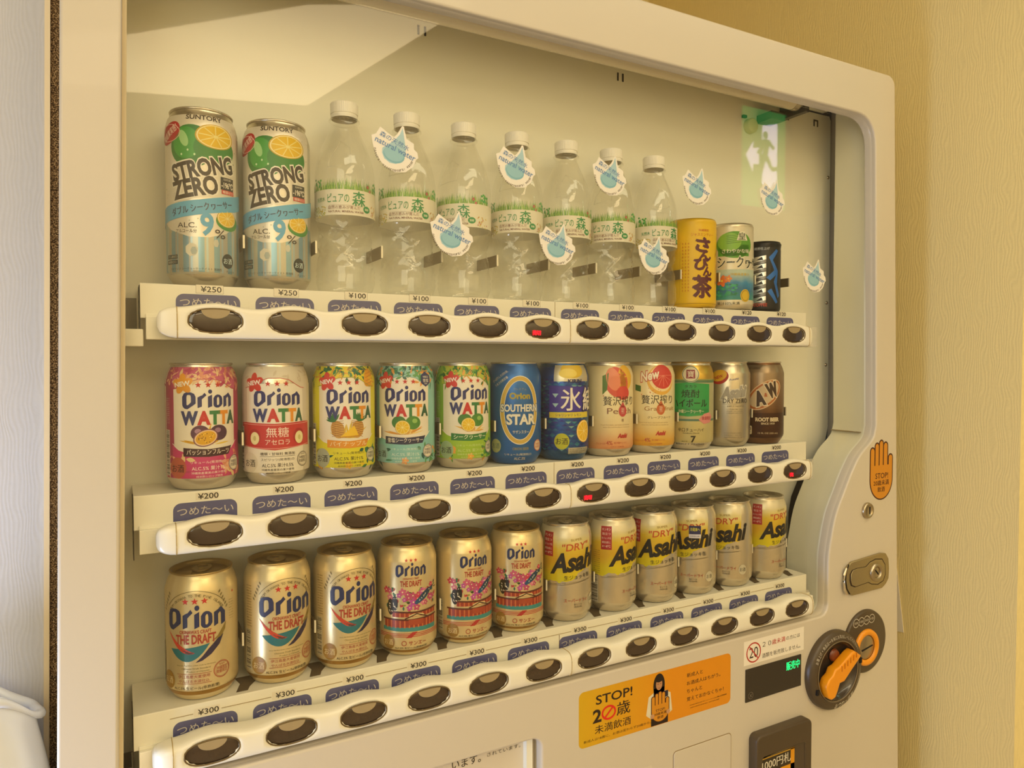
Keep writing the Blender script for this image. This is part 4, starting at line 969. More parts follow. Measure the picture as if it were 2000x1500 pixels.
def art_zei(peach):
    a = Art()
    if peach:
        a.ell(7, 96, 16, 20, '#d8584a', 2, 28, 18); a.ell(2, 100, 9, 15, '#e88a68', 3, 24, 15); a.ell(20, 102, 12, 16, '#e6b43a', 2, 24); a.poly([(-12, 104), (-4, 108), (-6, 86), (-12, 80)], '#5a7a34', 3); a.ell(16, 82, 10, 9, '#d2473e', 3, 20)
    else:
        a.ell(16, 98, 20, 20, '#e6b04a', 2, 28); a.ell(17, 100, 18, 17.5, '#f1d8a0', 3, 28); a.ell(18, 102, 16, 16, '#cf3c34', 4, 28)
        for k in range(7): t = pi+0.15+k*0.5; a.line([(18, 104), (18+15*cos(t), 104+15*sin(t))], 0.6, '#e88a74', 5)
        a.poly([(-20, 92), (-12, 90), (-12, 82), (-20, 84)], '#3f6a34', 3); a.text('New', 0, 104, 27, 13, '#efe4cc', 7, 0.03, shear=0.3, rot=12, outline='#c23a30')
    rnd = random.Random(2)
    for k in range(14): a.ell(rnd.uniform(-12, 16), rnd.uniform(78, 88), .5, .7, '#c9604a', 4, 6)
    a.text('贅沢搾り', 12, 72, 46, 12, '#3a2c1c', 6, 0.0); a.text('Peach' if peach else 'Grapefruit', 12 if peach else 16, 59, 36 if peach else 46, 7.5, '#8a5a4a' if peach else '#a8783a', 5)
    a.ell(15, 59, 6, 7.5, '#c2474a' if peach else '#c8683a', 7); a.poly([(11, 64), (15, 71), (19, 64)], '#c2474a' if peach else '#c8683a', 7); a.text('手搾り', 15, 59, 4.5, 8, '#f0dcc4', 9, .0)
    if not peach: a.text('グレープフルーツ', 14, 48, 34, 3.4, '#5a4428', 6)
    else: a.text('桃', 15, 47, 3.4, 4, '#7a4438', 6)
    a.text('Fresh fruit taste, squeezed rich and full', 6, 41, 40, 1.7, '#a8845a', 5); a.text('enjoy the real fruit flavour in every sip', 8, 38, 38, 1.7, '#a8845a', 5)
    a.text('Asahi', 15, 27, 15, 6, '#b8342c', 6, 0.07, shear=0.3); a.text('アルコール分', -14, 17, 12, 2.6, '#b8503c', 5); a.text('4%', -3, 18, 8, 5.5, '#b8503c', 5, .01); a.text('果汁増量チューハイ', 12, 18, 18, 2.4, '#b8503c', 5); a.text('リキュール発泡性', 8, 13, 18, 2, '#b8503c', 5)
    for z in range(20, 100, 8): a.text('贅沢', -36, z, 6, 5.5, '#b0564a' if peach else '#c08a4a', 4)
    return a
def grad(name, stops, metal=0.0, nz=0.0):
    if name in MATS: return MATS[name]
    m, N, L, b = new_mat(name); tc = N.new('ShaderNodeTexCoord'); sp = N.new('ShaderNodeSeparateXYZ'); L.new(tc.outputs['Object'], sp.inputs[0])
    n = N.new('ShaderNodeTexNoise'); n.inputs['Scale'].default_value = 55; n.inputs['Detail'].default_value = 3; L.new(tc.outputs['Object'], n.inputs['Vector'])
    ma = N.new('ShaderNodeMath'); ma.operation = 'MULTIPLY_ADD'; L.new(n.outputs['Fac'], ma.inputs[0]); ma.inputs[1].default_value = nz*S; L.new(sp.outputs[2], ma.inputs[2])
    mr = N.new('ShaderNodeMapRange'); L.new(ma.outputs[0], mr.inputs[0]); mr.inputs[1].default_value = 0; mr.inputs[2].default_value = 0.122
    r = N.new('ShaderNodeValToRGB'); e = r.color_ramp.elements
    e[0].position = stops[0][0]/122; e[0].color = (*lin(stops[0][1]), 1); e[1].position = stops[-1][0]/122; e[1].color = (*lin(stops[-1][1]), 1)
    for z, c in stops[1:-1]: k = e.new(z/122); k.color = (*lin(c), 1)
    L.new(mr.outputs[0], r.inputs[0]); L.new(r.outputs[0], b.inputs['Base Color']); b.inputs['Roughness'].default_value = 0.3; b.inputs['Metallic'].default_value = metal
    MATS[name] = m; return m
def art_high():
    a = Art(); a.rect(-103, 103, 96.5, 98, '#9a9a5a', 2); a.rect(-103, 103, 93, 96.5, '#5a7a5a', 2); a.rect(-103, 103, 40, 43, '#5a7a6a', 2)
    a.poly([(-32, 91), (0, 93.5), (32, 91), (32, 49), (0, 46.5), (-32, 49)], '#2f9a50', 3)
    a.ell(3, 105, 12, 11.5, '#d8cfb0', 4); a.ring(3, 105, 11.4, 10.9, 0.8, '#3a5a4a', 5); a.rect(-3, 9, 99, 111, '#8a2430', 6); a.text('寶', 3, 105, 9, 9, '#e6d8bc', 7, .02)
    a.text('タカラ', 3, 88, 16, 4.4, '#1c2c1c', 6, .02); a.text('焼酎', 3, 78, 25, 11, '#181c14', 6, 0.02); a.text('ハイボール', 2, 65, 50, 11, '#181c14', 6, 0.05)
    a.rect(-28, 30, 50.5, 57, '#268a48', 5); a.text('沖縄シークヮーサー', 4, 53.6, 36, 5.2, '#e6e0c4', 6, .02); a.poly([(14, 42), (22, 50), (32, 52), (38, 46), (34, 38), (22, 36)], '#d88a84', 7); a.text('数量限定', 27, 44, 16, 5, '#a8343a', 9, .02)
    a.text('辛口チューハイ', 4, 28, 36, 5.4, '#2c2416', 6, 0.01); a.text('Karakuchi Chu-Hi', 4, 23.5, 22, 1.8, '#2c2416', 6); a.text('7', 7, 15, 7, 9.5, '#2c2416', 6, .03); a.text('ALC.分', -5, 12, 8, 2.4, '#2c2416', 6); a.text('糖質80%オフ プリン体ゼロ', 3, 8, 44, 2.4, '#4a4022', 6)
    badge(a, -27, 15, 8, '#241f14', '#cfc8a0', 7); return a
def art_zero():
    a = Art(); G = '#8a8272'
    a.ell(-12, 100, 13, 10, '#a8281c', 4, 24, 18); a.ell(-13, 102, 11.5, 8, '#dba81e', 5, 24, 18); a.text('NEW', -13, 100, 12, 4.6, '#b03020', 7, .03, rot=18); a.text('Asahi', 8, 97, 14, 3, '#8a86a0', 5, .02, rot=8)
    a.text('Asahi', 9, 78, 42, 17, '#a09a90', 6, 0.08, shear=0.35, rot=6, outline='#e0d8c8'); a.text('DRY ZERO', 12, 66, 38, 6.6, '#4a4238', 6, 0.01); a.line([(-8, 61.5), (30, 61.5)], .5, G, 5); a.text('0.00% ビールテイスト', 12, 58.5, 26, 2.6, '#5a5244', 6)
    smalltext(a, 10, 54, 24, 3, G, 1.5, 2.7, 5, 9); smalltext(a, 8, 20, 26, 3, G, 1.4, 3, 5, 12); smalltext(a, -22, 18, 12, 2, G, 1.5, 3, 5, 7); return a
def art_aw():
    a = Art(); B = '#4a2a14'; C = '#d8b890'
    a.rect(-103, 103, 9, 46, '#45240f', 1, 0.3)
    a.ell(8, 73, 30, 17, C, 3, 40, 38, 0.3); a.ell(8, 73, 28.6, 15.6, '#b0622c', 4, 40, 38); a.ell(8.5, 73.5, 26, 13, '#cdb490', 5, 40, 38)
    a.text('A', 1, 68, 15, 23, '#3f2512', 8, 0.08, rot=14, outline='#e0ceb0'); a.text('W', 19, 80, 18, 23, '#3f2512', 8, 0.08, rot=18, outline='#e0ceb0'); a.text('&', 9.5, 73, 5, 6, '#a8562c', 9, .05)
    a.text('ROOT BEER', 13, 36.5, 36, 6, '#dcc8a4', 6, 0.05); a.text('SINCE 1919', 13, 30.5, 20, 3, '#dcc8a4', 6, .02); a.text('12 FL OZ (355 mL)', 14, 16, 30, 3, '#c9b088', 6, .01)
    a.poly(rrect(-20, -10, 14, 27, 2), '#d8c6a2', 5); a.text('160', -15, 22.5, 8, 4.4, B, 7, .02); a.text('CALORIES', -15, 18, 7.6, 1.6, B, 7); a.text('NO CAFFEINE', -8, 112, 18, 2.8, '#3a2010', 5, .01); return a
def art_draft():
    a = Art(); G2 = '#7a6a3c'
    a.ring(0, 73, 34, 34, 0.5, '#6a5a34', 3, 26, 35, 145); a.arctext("FROM OKINAWA TO THE PINE ISLANDS", 0, 73, 29.6, 150, 30, 2.4, '#6a5a34', 4)
    for s in (-1, 1):
        for k in range(6): leaf(a, s*(31-k*1.5)-2, 86+k*3.2, 4, 0.7, 60 if s > 0 else 120, G2, 4)
    for k in (-1, 0, 1): a.star(8.6*k, 97, 3.4, RD, 5)
    orion(a, 0, 81.5, 55, 21, '#1e2a58', 6); a.text("OKINAWA'S CRAFT", 0, 68, 29, 3.6, '#a8382c', 6, .02); a.text('THE DRAFT', 0, 61, 37, 9, '#a8382c', 6, 0.03)
    def cres(p, q, lo, up_, c, n=12):
        pts = [(p[0]+(q[0]-p[0])*t+0, (1-t)**2*p[1]+2*t*(1-t)*lo+t*t*q[1]) for t in [i/n for i in range(n+1)]]
        pt2 = [(p[0]+(q[0]-p[0])*t, (1-t)**2*p[1]+2*t*(1-t)*up_+t*t*q[1]) for t in [i/n for i in range(n, -1, -1)]]
        a.poly(pts+pt2[1:-1], c, 4)
    cres((-28, 69), (0, 48), 42, 52, '#c8402c'); cres((-25, 51.5), (13, 56), 26, 52, '#1f6f7a'); a.poly([(0, 38.6), (6, 40), (14, 45), (22, 53), (26, 62), (20, 58.5), (12, 51), (6, 44)], '#2a2246', 4)
    a.poly([(14, 57), (20, 61), (29, 73), (28, 66), (24, 60)], '#8a7434', 4)
    a.text('Since the first brew, a beer made by the people', 0, 36, 36, 1.6, '#8a7a4c', 4); a.text('Okinawa Draft Standard', 0, 33, 26, 1.6, '#8a7a4c', 4); a.text('Product of Okinawa', 2, 30.2, 20, 1.6, '#8a7a4c', 4)
    a.line([(-18, 28), (14, 28)], .35, '#a8382c', 4); a.line([(-18, 18.6), (14, 18.6)], .35, '#a8382c', 4); a.text('伊江島産大麦使用', -2, 25.4, 29, 3.2, '#a8483c', 5); a.text('やんばる水源仕込', -2, 21, 28, 3, '#a8483c', 5)
    stamp(a, 24, 28, 8.2, '#b04434', None, 4); a.text('ALC.5% 生ビール(非熱処理)', 0, 14, 43, 3.8, '#3a2e1c', 5, .01); a.rect(-103, 103, 6.5, 11, '#a87a28', 3, 0.5)
    badge(a, -29, 21, 8, '#a07828', '#e6cf98', 5); barcode(a, -47, -38, 15, 56, 5, '#d9cba4'); smalltext(a, -41, 100, 8, 16, '#6a5030', 1.1, 2.7, 4, 4)
    a.text('★', 38, 100, 3, 3, RD, 4); smalltext(a, 36, 92, 6, 8, '#8a7444', 1, 2.6, 4, 4); return a
def art_flower():
    a = Art(); rnd = random.Random(11)
    for k in (-1, 0, 1): a.star(1+5.2*k, 107, 2.2, RD, 5)
    orion(a, 1, 96.5, 34, 14, '#1e2a58', 6); a.text("OKINAWA'S CRAFT", 1, 87, 18, 2.4, '#a8382c', 6, .01); a.text('THE DRAFT', 1, 81.5, 24, 6.4, '#a8382c', 6, 0.03)
    for k in range(60):
        x = rnd.uniform(-31, 33); z = rnd.uniform(52, 72)+abs(x)*0.25; leaf(a, x, z, rnd.uniform(3, 6), rnd.uniform(.7, 1.4), rnd.uniform(0, 360), rnd.choice(('#2f6a3a', '#7a9a34', '#246a5a', '#b8343c', '#1c2a1c')), 3)
    for k in range(26):
        x = rnd.uniform(-29, 31); z = rnd.uniform(53, 70)+abs(x)*0.3; flower(a, x, z, rnd.uniform(2.6, 4.6), rnd.choice(('#c85a7a', '#b8476e', '#d87a92', '#b84a9a', '#c8385a')), 4, 5, '#f0dcb0', rnd.random())
    for x, z, w_, h_ in ((-22, 56, 4, 9), (-17, 60, 3.4, 8)):
        a.ell(x, z, w_, h_, '#1c1a14', 6, 16)
        for q in range(10): a.ell(x+rnd.uniform(-w_*.6, w_*.6), z+rnd.uniform(-h_*.7, h_*.7), .6, .6, '#efe6d0', 7, 6)
    a.ell(16, 67, 11, 3.6, '#1f3f5c', 8, 20, 38); a.poly([(22, 73), (31, 76), (26, 70)], '#1f3f5c', 8); a.ell(9, 62, 5, 2.6, '#23507a', 9, 14, 38)
    for q in range(14): t = rnd.uniform(-9, 9); a.ell(16+t*.75+rnd.uniform(-1, 1), 67+t*.6+rnd.uniform(-1, 1), .5, .5, '#e6e0cc', 10, 6)
    for zb_, zt_, x0, x1 in ((33, 42, -30, 33), (45, 50, -20, 33)):
        a.rect(x0, x1, zb_, zt_, '#9a3424', 5); a.line([(x0-2, zt_+.8), ((x0+x1)/2, zt_-.4), (x1+2, zt_+.8)], 1.8, '#5a2418', 7)
        for x in range(int(x0)+3, int(x1), 5): a.rect(x, x+1.6, zb_, zt_-.5, '#c86a3c', 6)
    a.ell(7, 45.5, 9, 3, '#d8c48c', 8, 18, a0=0, a1=180); a.line([(-6, 43), (7, 48), (20, 43)], 1.2, '#4a1c14', 9); a.rect(-2, 15, 36, 42, '#a8442a', 8)
    a.poly([(-32, 34), (33, 33), (33, 28), (-32, 30)], '#3a8a8a', 6); a.line([(-103, 26.5), (103, 26.5)], .6, RD, 5); a.line([(-103, 24.8), (103, 24.8)], .6, RD, 5); a.line([(-103, 23.1), (103, 23.1)], .6, RD, 5)
    a.poly([(-5, 22), (2, 28), (8, 28), (1, 22)], '#b02a2a', 7); a.ring(-7, 16, 2.8, 2.8, .7, '#a8382c', 5); a.text('サンエー', 8, 16, 20, 4.6, '#a8382c', 6, .04); a.text('ALC.5% 生ビール(非熱処理)', 1, 10.5, 38, 3.0, '#3a2e1c', 5, .01)
    a.rect(-103, 103, 4.8, 8, '#9a6f24', 3, 0.5); badge(a, -25, 17, 7.4, '#9a7430', '#e6cf98', 8); barcode(a, -47, -38, 15, 50, 8, '#d9cba4'); return a
def art_silver():
    a = Art(); rnd = random.Random(4); K = '#181412'
    pts = [(-52, 48)]+[(-52+4*k, 50+rnd.uniform(-3, 3)+(0.5*max(0, k-8))**1.6) for k in range(1, 22)]+[(34, 119), (-52, 119)]
    a.poly(pts, grad('beer_yellow', [(48, '#d8d01c'), (66, '#e0cc1e'), (82, '#dcae2a'), (98, '#e2c23c'), (108, '#e8d890'), (116, '#e2d6b4')], 0.25, 14), 1)
    a.rect(-34, -20, 82, 112, '#a8242a', 3); a.text('キンキン', -27, 108, 11, 3.4, '#f0dccb', 5, .01); a.text('泡立つ', -27, 102.6, 11, 3.4, '#f0dccb', 5, .01); a.text('生ジョッキ缶', -27, 97, 12, 3, '#f0dccb', 5); a.text('開缶前に', -27, 91.6, 11, 3, '#f0dccb', 5); a.text('4〜8℃', -27, 86.5, 11, 3, '#f0dccb', 5)
    a.text('SUPER', 10, 103.5, 15, 2.8, '#a88a3a', 5, .01, rot=5); a.text('"DRY"', 10, 95, 36, 9, '#c2542c', 6, 0.015, shear=0.15, rot=5)
    a.text('Asahi', 9, 77, 70, 25, K, 8, 0.04, shear=0.42, rot=8); a.text('生ジョッキ缶', 12, 57.5, 36, 5.6, K, 6, 0.02, rot=4); a.text('スーパードライ', 10, 28, 32, 4.4, '#a8382c', 6, 0.02); a.text('生ビール', 12, 23, 11, 2.4, K, 6); a.text('(非熱処理)', 12, 19.8, 11, 2.2, K, 6)
    a.line([(-34, 46), (-10, 47), (34, 53)], .35, '#6a5a3a', 4); a.text('Asahi Super Dry Draft — brewed for a crisp clean finish', 2, 50, 56, 1.9, '#5a4c30', 5, 0, rot=5)
    badge(a, 36, 26, 6.5, '#c9bfa4', '#4a4030', 4); barcode(a, -52, -38, 13, 47, 5, '#cfc6b0'); smalltext(a, -40, 80, 9, 12, '#5a4a20', 1.2, 2.6, 5, 5); return a
def art_tea():
    a = Art(); M_ = '#5a1c2e'; O = '#c8641e'
    a.text('沖縄限定', 13, 106, 16, 3.4, O, 4, .01); a.text('ジャスミンティー', 12, 100, 34, 4.6, O, 4, .01)
    for t, x, z, w_, h_, r in (('さ', 12, 86, 22, 19, -6), ('ん', 15, 71, 20, 12, 0), ('ぴ', 10, 60, 22, 16, 0), ('ん', 19, 50, 15, 12, 0), ('茶', 12, 29, 30, 30, 0)):
        a.text(t, x, z, w_, h_, M_, 6, 0.17, rot=r)
    for k in range(3): 
        for q in range(15): a.text('茶香味清原料花'[(q+k) % 7], -16+k*4, 88-q*4.6, 2, 2.6, O, 4)
    a.line([(-103, 6), (103, 6)], .5, '#9a7a1c', 3); a.line([(-20, 14), (-20, 92)], .3, '#b8862a', 4); a.text('さんぴん茶', 40, 60, 8, 60, '#8a3a2a', 4); return a
def art_green():
    a = Art(); rnd = random.Random(6)
    a.ell(14, 92, 27, 19, '#5a9a30', 2, 30); a.ell(6, 96, 17, 13, '#86ba44', 3, 26); a.rect(-10, 36, 76, 92, '#4f9430', 2)
    for k in range(5): a.line([(2, 104-2.6*k), (22, 106-2.6*k)], .5, '#2f5a24', 5)
    a.poly([(16, 98), (20, 110), (28, 111), (33, 98)], '#e6e0c8', 5); a.text('皇', 24, 104, 11, 10, '#2c3a24', 6, .03); a.text('さわやかな味', 16, 83, 40, 6, '#efe8d4', 6, .02); a.text('シークヮ', 14, 67, 50, 16, '#1c2a24', 6, .05, outline='#e6e0cc'); a.text('ーサー', 50, 67, 30, 14, '#1c2a24', 6, .05)
    a.poly([(-103, 14), (-103, 56), (103, 58), (103, 14)], grad('sea_print', [(14, '#4a9a8a'), (26, '#2f8a8a'), (36, '#2f6f9a'), (46, '#3f8ab8'), (58, '#b9c9b8')], 0, 16), 1)
    for k in range(60): a.ell(rnd.uniform(-24, 18), rnd.uniform(18, 36), rnd.uniform(1.2, 3), rnd.uniform(1, 2.4), rnd.choice(('#2f9a6a', '#3fae82', '#2a8a74', '#1f7a5a')), 3, 8)
    flower(a, -4, 41, 8, '#e0742c', 6); flower(a, 5, 44, 5, '#e2893c', 6); a.text('沖縄県産果汁', 22, 50, 30, 4, '#d8b43c', 6, .01); a.ell(30, 20, 8, 9, '#d8b42c', 6); a.ring(30, 20, 6.5, 7.4, .6, '#7a5a1a', 7)
    a.text('果汁10%未満', 5, 9, 32, 4.2, '#3a3a2c', 6, .01); return a
def art_coffee():
    a = Art(); rnd = random.Random(8)
    a.text('焙煎仕上げ', -4, 93, 22, 4, '#cfd4dc', 5, .01)
    for k in range(6):
        z = 12+k*12; a.poly([(-16, z), (2, z+5), (2, z+11), (-16, z+8)], '#e6e4de', 2, 0.8); a.poly([(-16, z), (2, z+5), (2, z), (-16, z-3)], '#7a7672', 2, 0.8); a.poly([(-12, z+4), (-4, z+9), (-2, z+4)], '#1c1a18', 4)
    a.poly([(4, 6), (4, 96), (22, 96), (22, 6)], '#16161c', 3)
    a.add([[(6, 80), (18, 92), (22, 90), (12, 76)], [(12, 76), (22, 60), (18, 54), (6, 80)], [(18, 54), (22, 60), (20, 40), (14, 44)], [(2, 50), (16, 62), (20, 56), (8, 46)], [(20, 40), (14, 44), (22, 20), (26, 24)], [(4, 30), (10, 34), (22, 14), (18, 12)]], '#2f6fc8', 5, 0.3)
    a.text('COFFEE', -6, 10, 20, 5, '#b8402c', 5, .03); smalltext(a, -22, 80, 8, 10, '#b8bcc4', 1.2, 3, 4, 5); return a
def art_water():
    a = Art(); rnd = random.Random(12); Gn = '#1f8a4a'
    for k in range(230):
        x = rnd.uniform(-50, 50); h = rnd.uniform(5, 13); t = rnd.uniform(-2, 2)
        a.poly([(x-.5, 106), (x+.5, 106), (x+t, 106+h)], rnd.choice(('#6a9a3a', '#8ab44a', '#4f8a34', '#a0bf5a', '#5f9440')), 2)
    for k in range(26): x = rnd.choice((-30, 45))+rnd.uniform(-6, 6); a.ell(x, rnd.uniform(108, 118), 1.6, 1.3, rnd.choice(('#3f9a4a', '#5aae54')), 3, 8)
    flower(a, 29, 111, 2, '#b04a5a', 4); flower(a, 32, 107, 1.6, '#c05a6a', 4)
    a.text('天然水', -25, 96, 12, 4.6, Gn, 5, .02, rot=4); a.text('ピュアの', -4.5, 97, 23, 9, Gn, 5, .01); a.text('森', 17.5, 97, 15, 15.5, Gn, 5, .03)
    a.text('自然の恵みが育んだ', 2, 87.2, 34, 3.6, '#8a5a48', 5); a.text('NATURAL MINERAL WATER', 4, 83, 38, 2.2, '#7a4a3c', 5, .01); a.line([(-15, 89.4), (20, 89.4)], .2, '#8a5a48', 5)
    a.ell(27, 87, 4.6, 3.6, Gn, 5); a.text('500', 27, 87, 5, 2.4, '#e6e8cc', 6, .02)
    for k in range(60): a.ell(rnd.uniform(-40, -18), rnd.uniform(78, 90), .8, .8, rnd.choice(('#cfb84a', '#d8c878', '#a8a848', '#c8a83a')), 3, 6)
    for k in range(30): a.ell(rnd.uniform(34, 48), rnd.uniform(78, 92), .8, .8, rnd.choice(('#cfb84a', '#d8c878', '#b85a4a')), 3, 6)
    return a

FULL = 103.8
GOLD = mat('gold_can_metal', '#e4cf9c', 0.3, 0.5, 0.03, 80); GOLDL = mat('gold_lid', '#bfa268', 0.32, 0.8, 0.04, 80)
kinds = {}
def kind(key, body_m, lid_m, art, base, R=33.05, H=122.0, rr=28.3, foot=25.0, t0=104, tab=True, du=0, lift=0, tb=13):
    pr = can_prof(R, H, rr, t0, foot, tb); deep = 4.2
    kinds[key] = dict(body=body_mesh(pr, R, H, rr, body_m, foot), lid=lid_mesh(H, rr, lid_m, deep, 'tab' if tab else 'full'), tab=tab_mesh(H, deep, lid_m), label=wrap(art, 'label', pr, R, 0, base, zoff=0), H=H)
def place(key, name, label, cat, loc, rot=0.0, group=None):
    k = kinds[key]; t = empty(name, loc); t.rotation_euler.z = rot; tag(t, label, cat, group)
    link('body', k['body'], t); link('label', k['label'], t); ld = link('lid', k['lid'], t); link('pull_tab', k['tab'], ld)
    return t
F = lambda z0, z1, c, m=0.0: (z0, z1, -FULL, FULL, c, m)
kind('tall', mat('pale_silver_metal', '#cfc6b0', 0.25, 0.9), ALU, art_tall(), [F(10, 146, '#c6c2b0', 0.6)], H=168.0)
for key, v in (('w1', W1), ('w2', W2), ('w3', W3), ('w4', W4), ('w5', W5)):
    base = [F(12, 118 if key != 'w2' else 101, '#ece2cf')]
    if key != 'w2': base.append((12, 118, 44, 160, v['c1'], 0.0))
    kind(key, ALU, ALU, watta(v), base)
kind('star', mat('blue_can', '#2a62a8', 0.28, 0.5), ALU, art_star(), [F(8, 117, '#2a66ad', 0.4)])
kind('ice', mat('blue_teal_can', '#2c5a8c', 0.25, 0.7), ALU, art_ice(), [F(16, 116, '#2c4f96', 0.6)])
kind('peach', ALU, ALU, art_zei(True), [F(10, 117, grad('peach_print', [(8, '#dc8a5e'), (22, '#e0a06c'), (40, '#e8cf9c'), (60, '#e9d9ac'), (118, '#e6d6a8')], 0.1, 10))])
kind('grape', ALU, ALU, art_zei(False), [F(10, 117, grad('grapefruit_print', [(8, '#d99a2a'), (22, '#dfa83c'), (40, '#e8cf90'), (60, '#e9d9ac'), (118, '#e6d6a8')], 0.1, 10))])
kind('high', ALU, mat('gold_lid', '#b4965a'), art_high(), [F(10, 43, '#cdbf86', 0.3), F(43, 96, '#b8b48a', 0.2), F(96, 117, '#d3b050', 0.8)])
kind('zero', mat('dull_silver', '#cfc4ae', 0.28, 0.95), ALU, art_zero(), [F(10, 116, '#cdc2ac', 0.9)])
kind('aw', mat('brown_can', '#7a5638', 0.3, 0.7), ALU, art_aw(), [F(9, 117, grad('root_print', [(9, '#4a2812'), (44, '#54301a'), (56, '#7c5a3c'), (80, '#8f7256'), (118, '#9a866c')], 0.6, 8))])
kind('draft', GOLD, GOLDL, art_draft(), [])
kind('flower', GOLD, GOLDL, art_flower(), [])
kind('silver', mat('bright_silver_can', '#dacdb2', 0.26, 0.7, 0.03, 80), ALU, art_silver(), [], rr=28.8, tab=False)
kind('tea', mat('yellow_can', '#e3b818', 0.35, 0.1), ALU, art_tea(), [F(8, 118, '#e6bb14')], H=121, rr=30.5, t0=112, foot=28, tb=6)
kind('green', mat('cream_can_metal', '#d9cdb2', 0.3, 0.6), ALU, art_green(), [F(8, 118, '#dad0b6', 0.2)], H=121, rr=30.5, t0=112, foot=28, tb=6)
kind('coffee', mat('black_can', '#1c1a1c', 0.3, 0.5), ALU, art_coffee(), [F(4, 96, '#17171c')], R=26.4, H=100, rr=24.6, t0=114, foot=23, tb=5)

# bottles: clear body, label sleeve, cap
def bottle_parts():
    pr = [(0.1, 4), (14, 3), (20, 1), (25, 0), (28.5, 3), (30.5, 8), (31.2, 12), (30.6, 15), (31.2, 18), (30.4, 21), (31.2, 24), (30.2, 28)]
    body = []; seg = 64
    for r, z in pr: body.append([(r*sin(2*pi*j/seg), -r*cos(2*pi*j/seg), z) for j in range(seg)])
    for q in range(1, 25):                      # waist with crossed diagonal ribs
        z = 28+q*2.0; r0 = 30.2-3.6*sin(pi*q/25)
        row = []
        for j in range(seg):
            a = 2*pi*j/seg; u = a*6/(2*pi); d1 = abs(((u+q/12.5) % 1)-0.5); d2 = abs(((u-q/12.5) % 1)-0.5)
            e = 2.3*max(0, 1-min(d1, d2)*7)*sin(pi*q/25)**0.5
            row.append(((r0+e)*sin(a), -(r0+e)*cos(a), z))
        body.append(row)
    for r, z in ((31, 78), (31.6, 79.5), (31.6, 82), (31.6, 118), (31.6, 122), (31.2, 128), (30, 136), (27.5, 146), (24, 156), (20, 165), (16.4, 173), (14, 179), (13.4, 182), (13.4, 183.5), (16.3, 184), (16.4, 185.5), (13.4, 186), (13.2, 188)):
        body.append([(r*sin(2*pi*j/seg), -r*cos(2*pi*j/seg), z) for j in range(seg)])
    mb = MB(); mb.grid(body, PET, True, True); b = mb.mesh('body')
    mb = MB(); rows = []
    for r, z in ((13.9, 187), (14.3, 187.2), (14.4, 190.5), (14.0, 190.8), (14.0, 191.4), (14.5, 191.8), (14.6, 202.5), (13.8, 203.6), (0.1, 203.8)):
        rows.append([((r+(0.22 if (j % 2 and 191.5 < z < 203) else 0))*sin(2*pi*j/96), -(r+(0.22 if (j % 2 and 191.5 < z < 203) else 0))*cos(2*pi*j/96), z) for j in range(96)])
    mb.grid(rows, CAPW, True, False); c = mb.mesh('cap')
    # embossed facet on the shoulder
    pr2 = [(31.75, 74), (31.75, 124)]
    lab = wrap(art_water(), 'label', pr2, 31.8, 0, [(79.5, 106, -FULL*0.96, 12, '#e3dcc6', 0.0), (79.5, 106, 12, FULL*0.96, '#e3dcc6', 0.0)], off=0.05)
    g = MB(); pts = [(-13, 138), (-3, 158), (9, 151), (8, 132), (-14, 129), (-13, 138)]
    for (x0, z0), (x1, z1) in zip(pts, pts[1:]):
        P3 = []
        for t in [i/6 for i in range(7)]:
            x = x0+(x1-x0)*t; z = z0+(z1-z0)*t; r = 31.6-(max(0, z-124)**1.55)*0.045; a_ = x/28; P3.append((r*sin(a_), -r*cos(a_), z))
        g.tube(P3, 0.55, PET, 6)
    return b, c, lab, g.mesh('shoulder_rib')
BB, BC, BL, BG_ = bottle_parts()

def X(k, i): return SX[k]+i*P
ORD = ['first', 'second', 'third', 'fourth', 'fifth', 'sixth']
place('tall', 'drink_can', 'tall silver-white citrus can at the left end of the top shelf', 'can', (X(0, 0), SY[0], SZ[0]), -0.17, 'tall citrus cans on the top shelf')
place('tall', 'drink_can', 'tall silver-white citrus can standing next to the first water bottle', 'can', (X(0, 1), SY[0], SZ[0]), -0.31, 'tall citrus cans on the top shelf')
BLAB = ['clear water bottle beside the tall citrus can, first of seven', 'clear water bottle behind the upper leftmost drop sticker', 'third water bottle from the tall cans, with a drop sticker before its lower half',
        'middle water bottle of the seven, a drop sticker over its neck', 'clear water bottle fifth from the tall cans, no sticker over its neck', 'clear water bottle with a drop sticker before its cap, second from the yellow can', 'clear water bottle next to the yellow tea can']
brot = [-0.36, -0.54, -1.0, -0.73, -0.50, -0.90, -0.24]
for i in range(7):
    t = empty('water_bottle', (X(0, i+2)+JX[0][i+2], SY[0], SZ[0])); t.rotation_euler.z = brot[i]; tag(t, BLAB[i], 'bottle', 'clear water bottles on the top shelf')
    link('body', BB, t); link('label', BL, t); link('cap', BC, t); link('shoulder_rib', BG_, t)
place('tea', 'drink_can', 'yellow tea can with large maroon Japanese writing', 'can', (X(0, 9)-1, SY[0], SZ[0]), -0.65)
place('green', 'drink_can', 'green and pale citrus drink can with an orange flower by blue water', 'can', (X(0, 10)+1, SY[0], SZ[0]), -1.0)
place('coffee', 'coffee_can', 'small black and blue coffee can at the right end of the top shelf', 'can', (X(0, 11)-1, SY[0]+2, SZ[0]), -0.7)
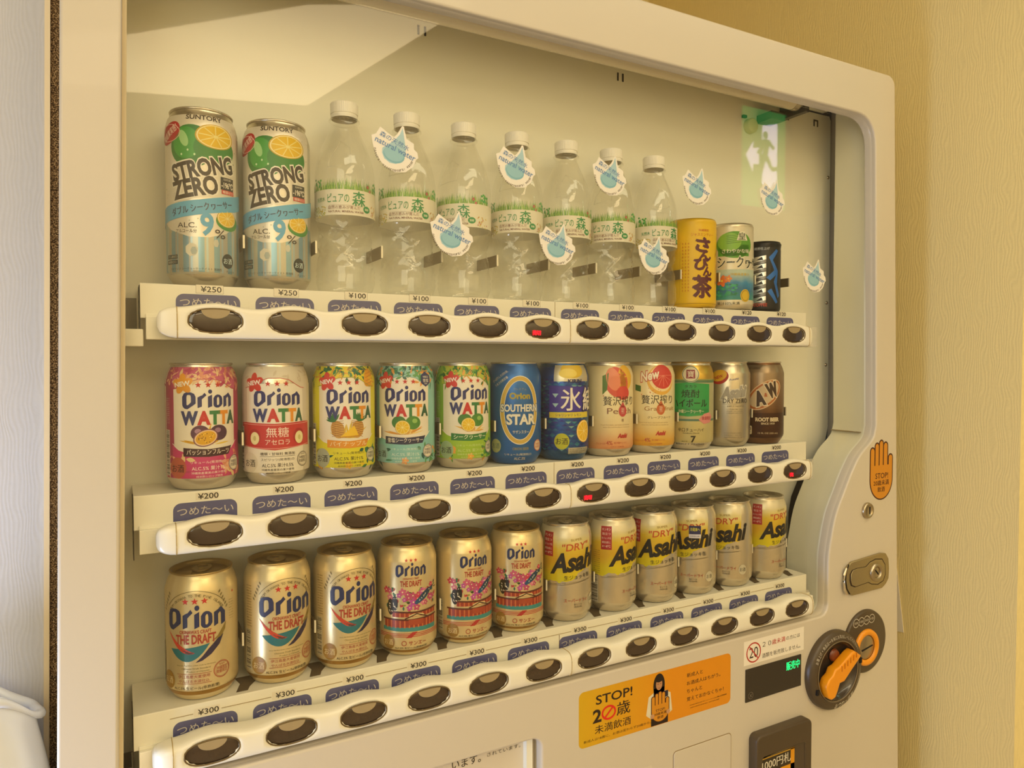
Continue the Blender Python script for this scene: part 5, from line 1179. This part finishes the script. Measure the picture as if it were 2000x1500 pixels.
mid = [('w1', 'magenta and white fruit can showing cut passion fruit', 0.0), ('w2', 'white and silver fruit can with a broad red band', -0.22), ('w3', 'yellow and white fruit can showing pineapples', -0.19), ('w4', 'pale turquoise and white citrus can with a dark banner and navy hexagon', -0.44),
       ('w5', 'lime green and white citrus can with a green banner', -0.21), ('star', 'blue can with a large gold oval ring', -0.38), ('ice', 'dented blue and violet faceted can with yellow lemon', -0.48), ('peach', 'cream can with a pink peach', -0.48),
       ('grape', 'cream and orange can with a red grapefruit slice', -0.70), ('high', 'green and gold highball can with a round red crest', -0.79), ('zero', 'plain silver can with a small gold oval badge', -0.73), ('aw', 'brown root beer can with a tilted oval emblem', -0.90)]
for i, (key, lb, rz) in enumerate(mid):
    place(key, 'drink_can', lb, 'can', (X(1, i)+JX[1][i], SY[1], SZ[1]), rz)
GL = ['leftmost gold beer can with red, teal and navy swoosh, on the bottom shelf', 'gold beer can with the swoosh, middle one of the three plain gold ones', 'gold beer can with the swoosh, next to the flowered gold cans']
FL = ['flowered gold beer can next to the plain gold cans', 'middle one of the three flowered gold beer cans', 'flowered gold beer can next to the yellow and silver cans']
SL = ['yellow and silver beer can next to the last flowered gold can', 'yellow and silver beer can with its barcode turned to the front, second of the six', 'yellow and silver beer can, third of the six', 'yellow and silver beer can with a small blue price sticker on its front',
      'yellow and silver beer can just left of the last one on the bottom shelf', 'yellow and silver beer can at the right end of the bottom shelf']
for i in range(12):
    loc = (X(2, i)+JX[2][i], SY[2], SZ[2])
    if i < 3: place('draft', 'drink_can', GL[i], 'can', loc, (-0.28, 0.10, 0.10)[i], 'plain gold beer cans on the bottom shelf')
    elif i < 6: place('flower', 'drink_can', FL[i-3], 'can', loc, (-0.25, -0.07, -0.35)[i-3], 'flowered gold beer cans on the bottom shelf')
    else:
        t = place('silver', 'drink_can', SL[i-6], 'can', loc, (-0.45, 0.0, -0.60, -1.05, -1.25, -0.27)[i-6], 'yellow and silver beer cans on the bottom shelf')
        if i == 9:
            a = Art(); a.rect(-8, 8, -8, 9, '#26285c', 12); a.rect(-8, 8, -8, -2.6, '#d8d4e0', 13); a.text('冷蔵庫へ', 0, 4, 13, 5, '#e0d83a', 14, .02); a.text('お取扱注意', 0, -5.4, 12, 2.2, '#3a3a6a', 14)
            me = wrap(Art().put(a, 14, 88), 'price_sticker', can_prof(33.05, 122, 28.8), 33.05); link('price_sticker', me, t)
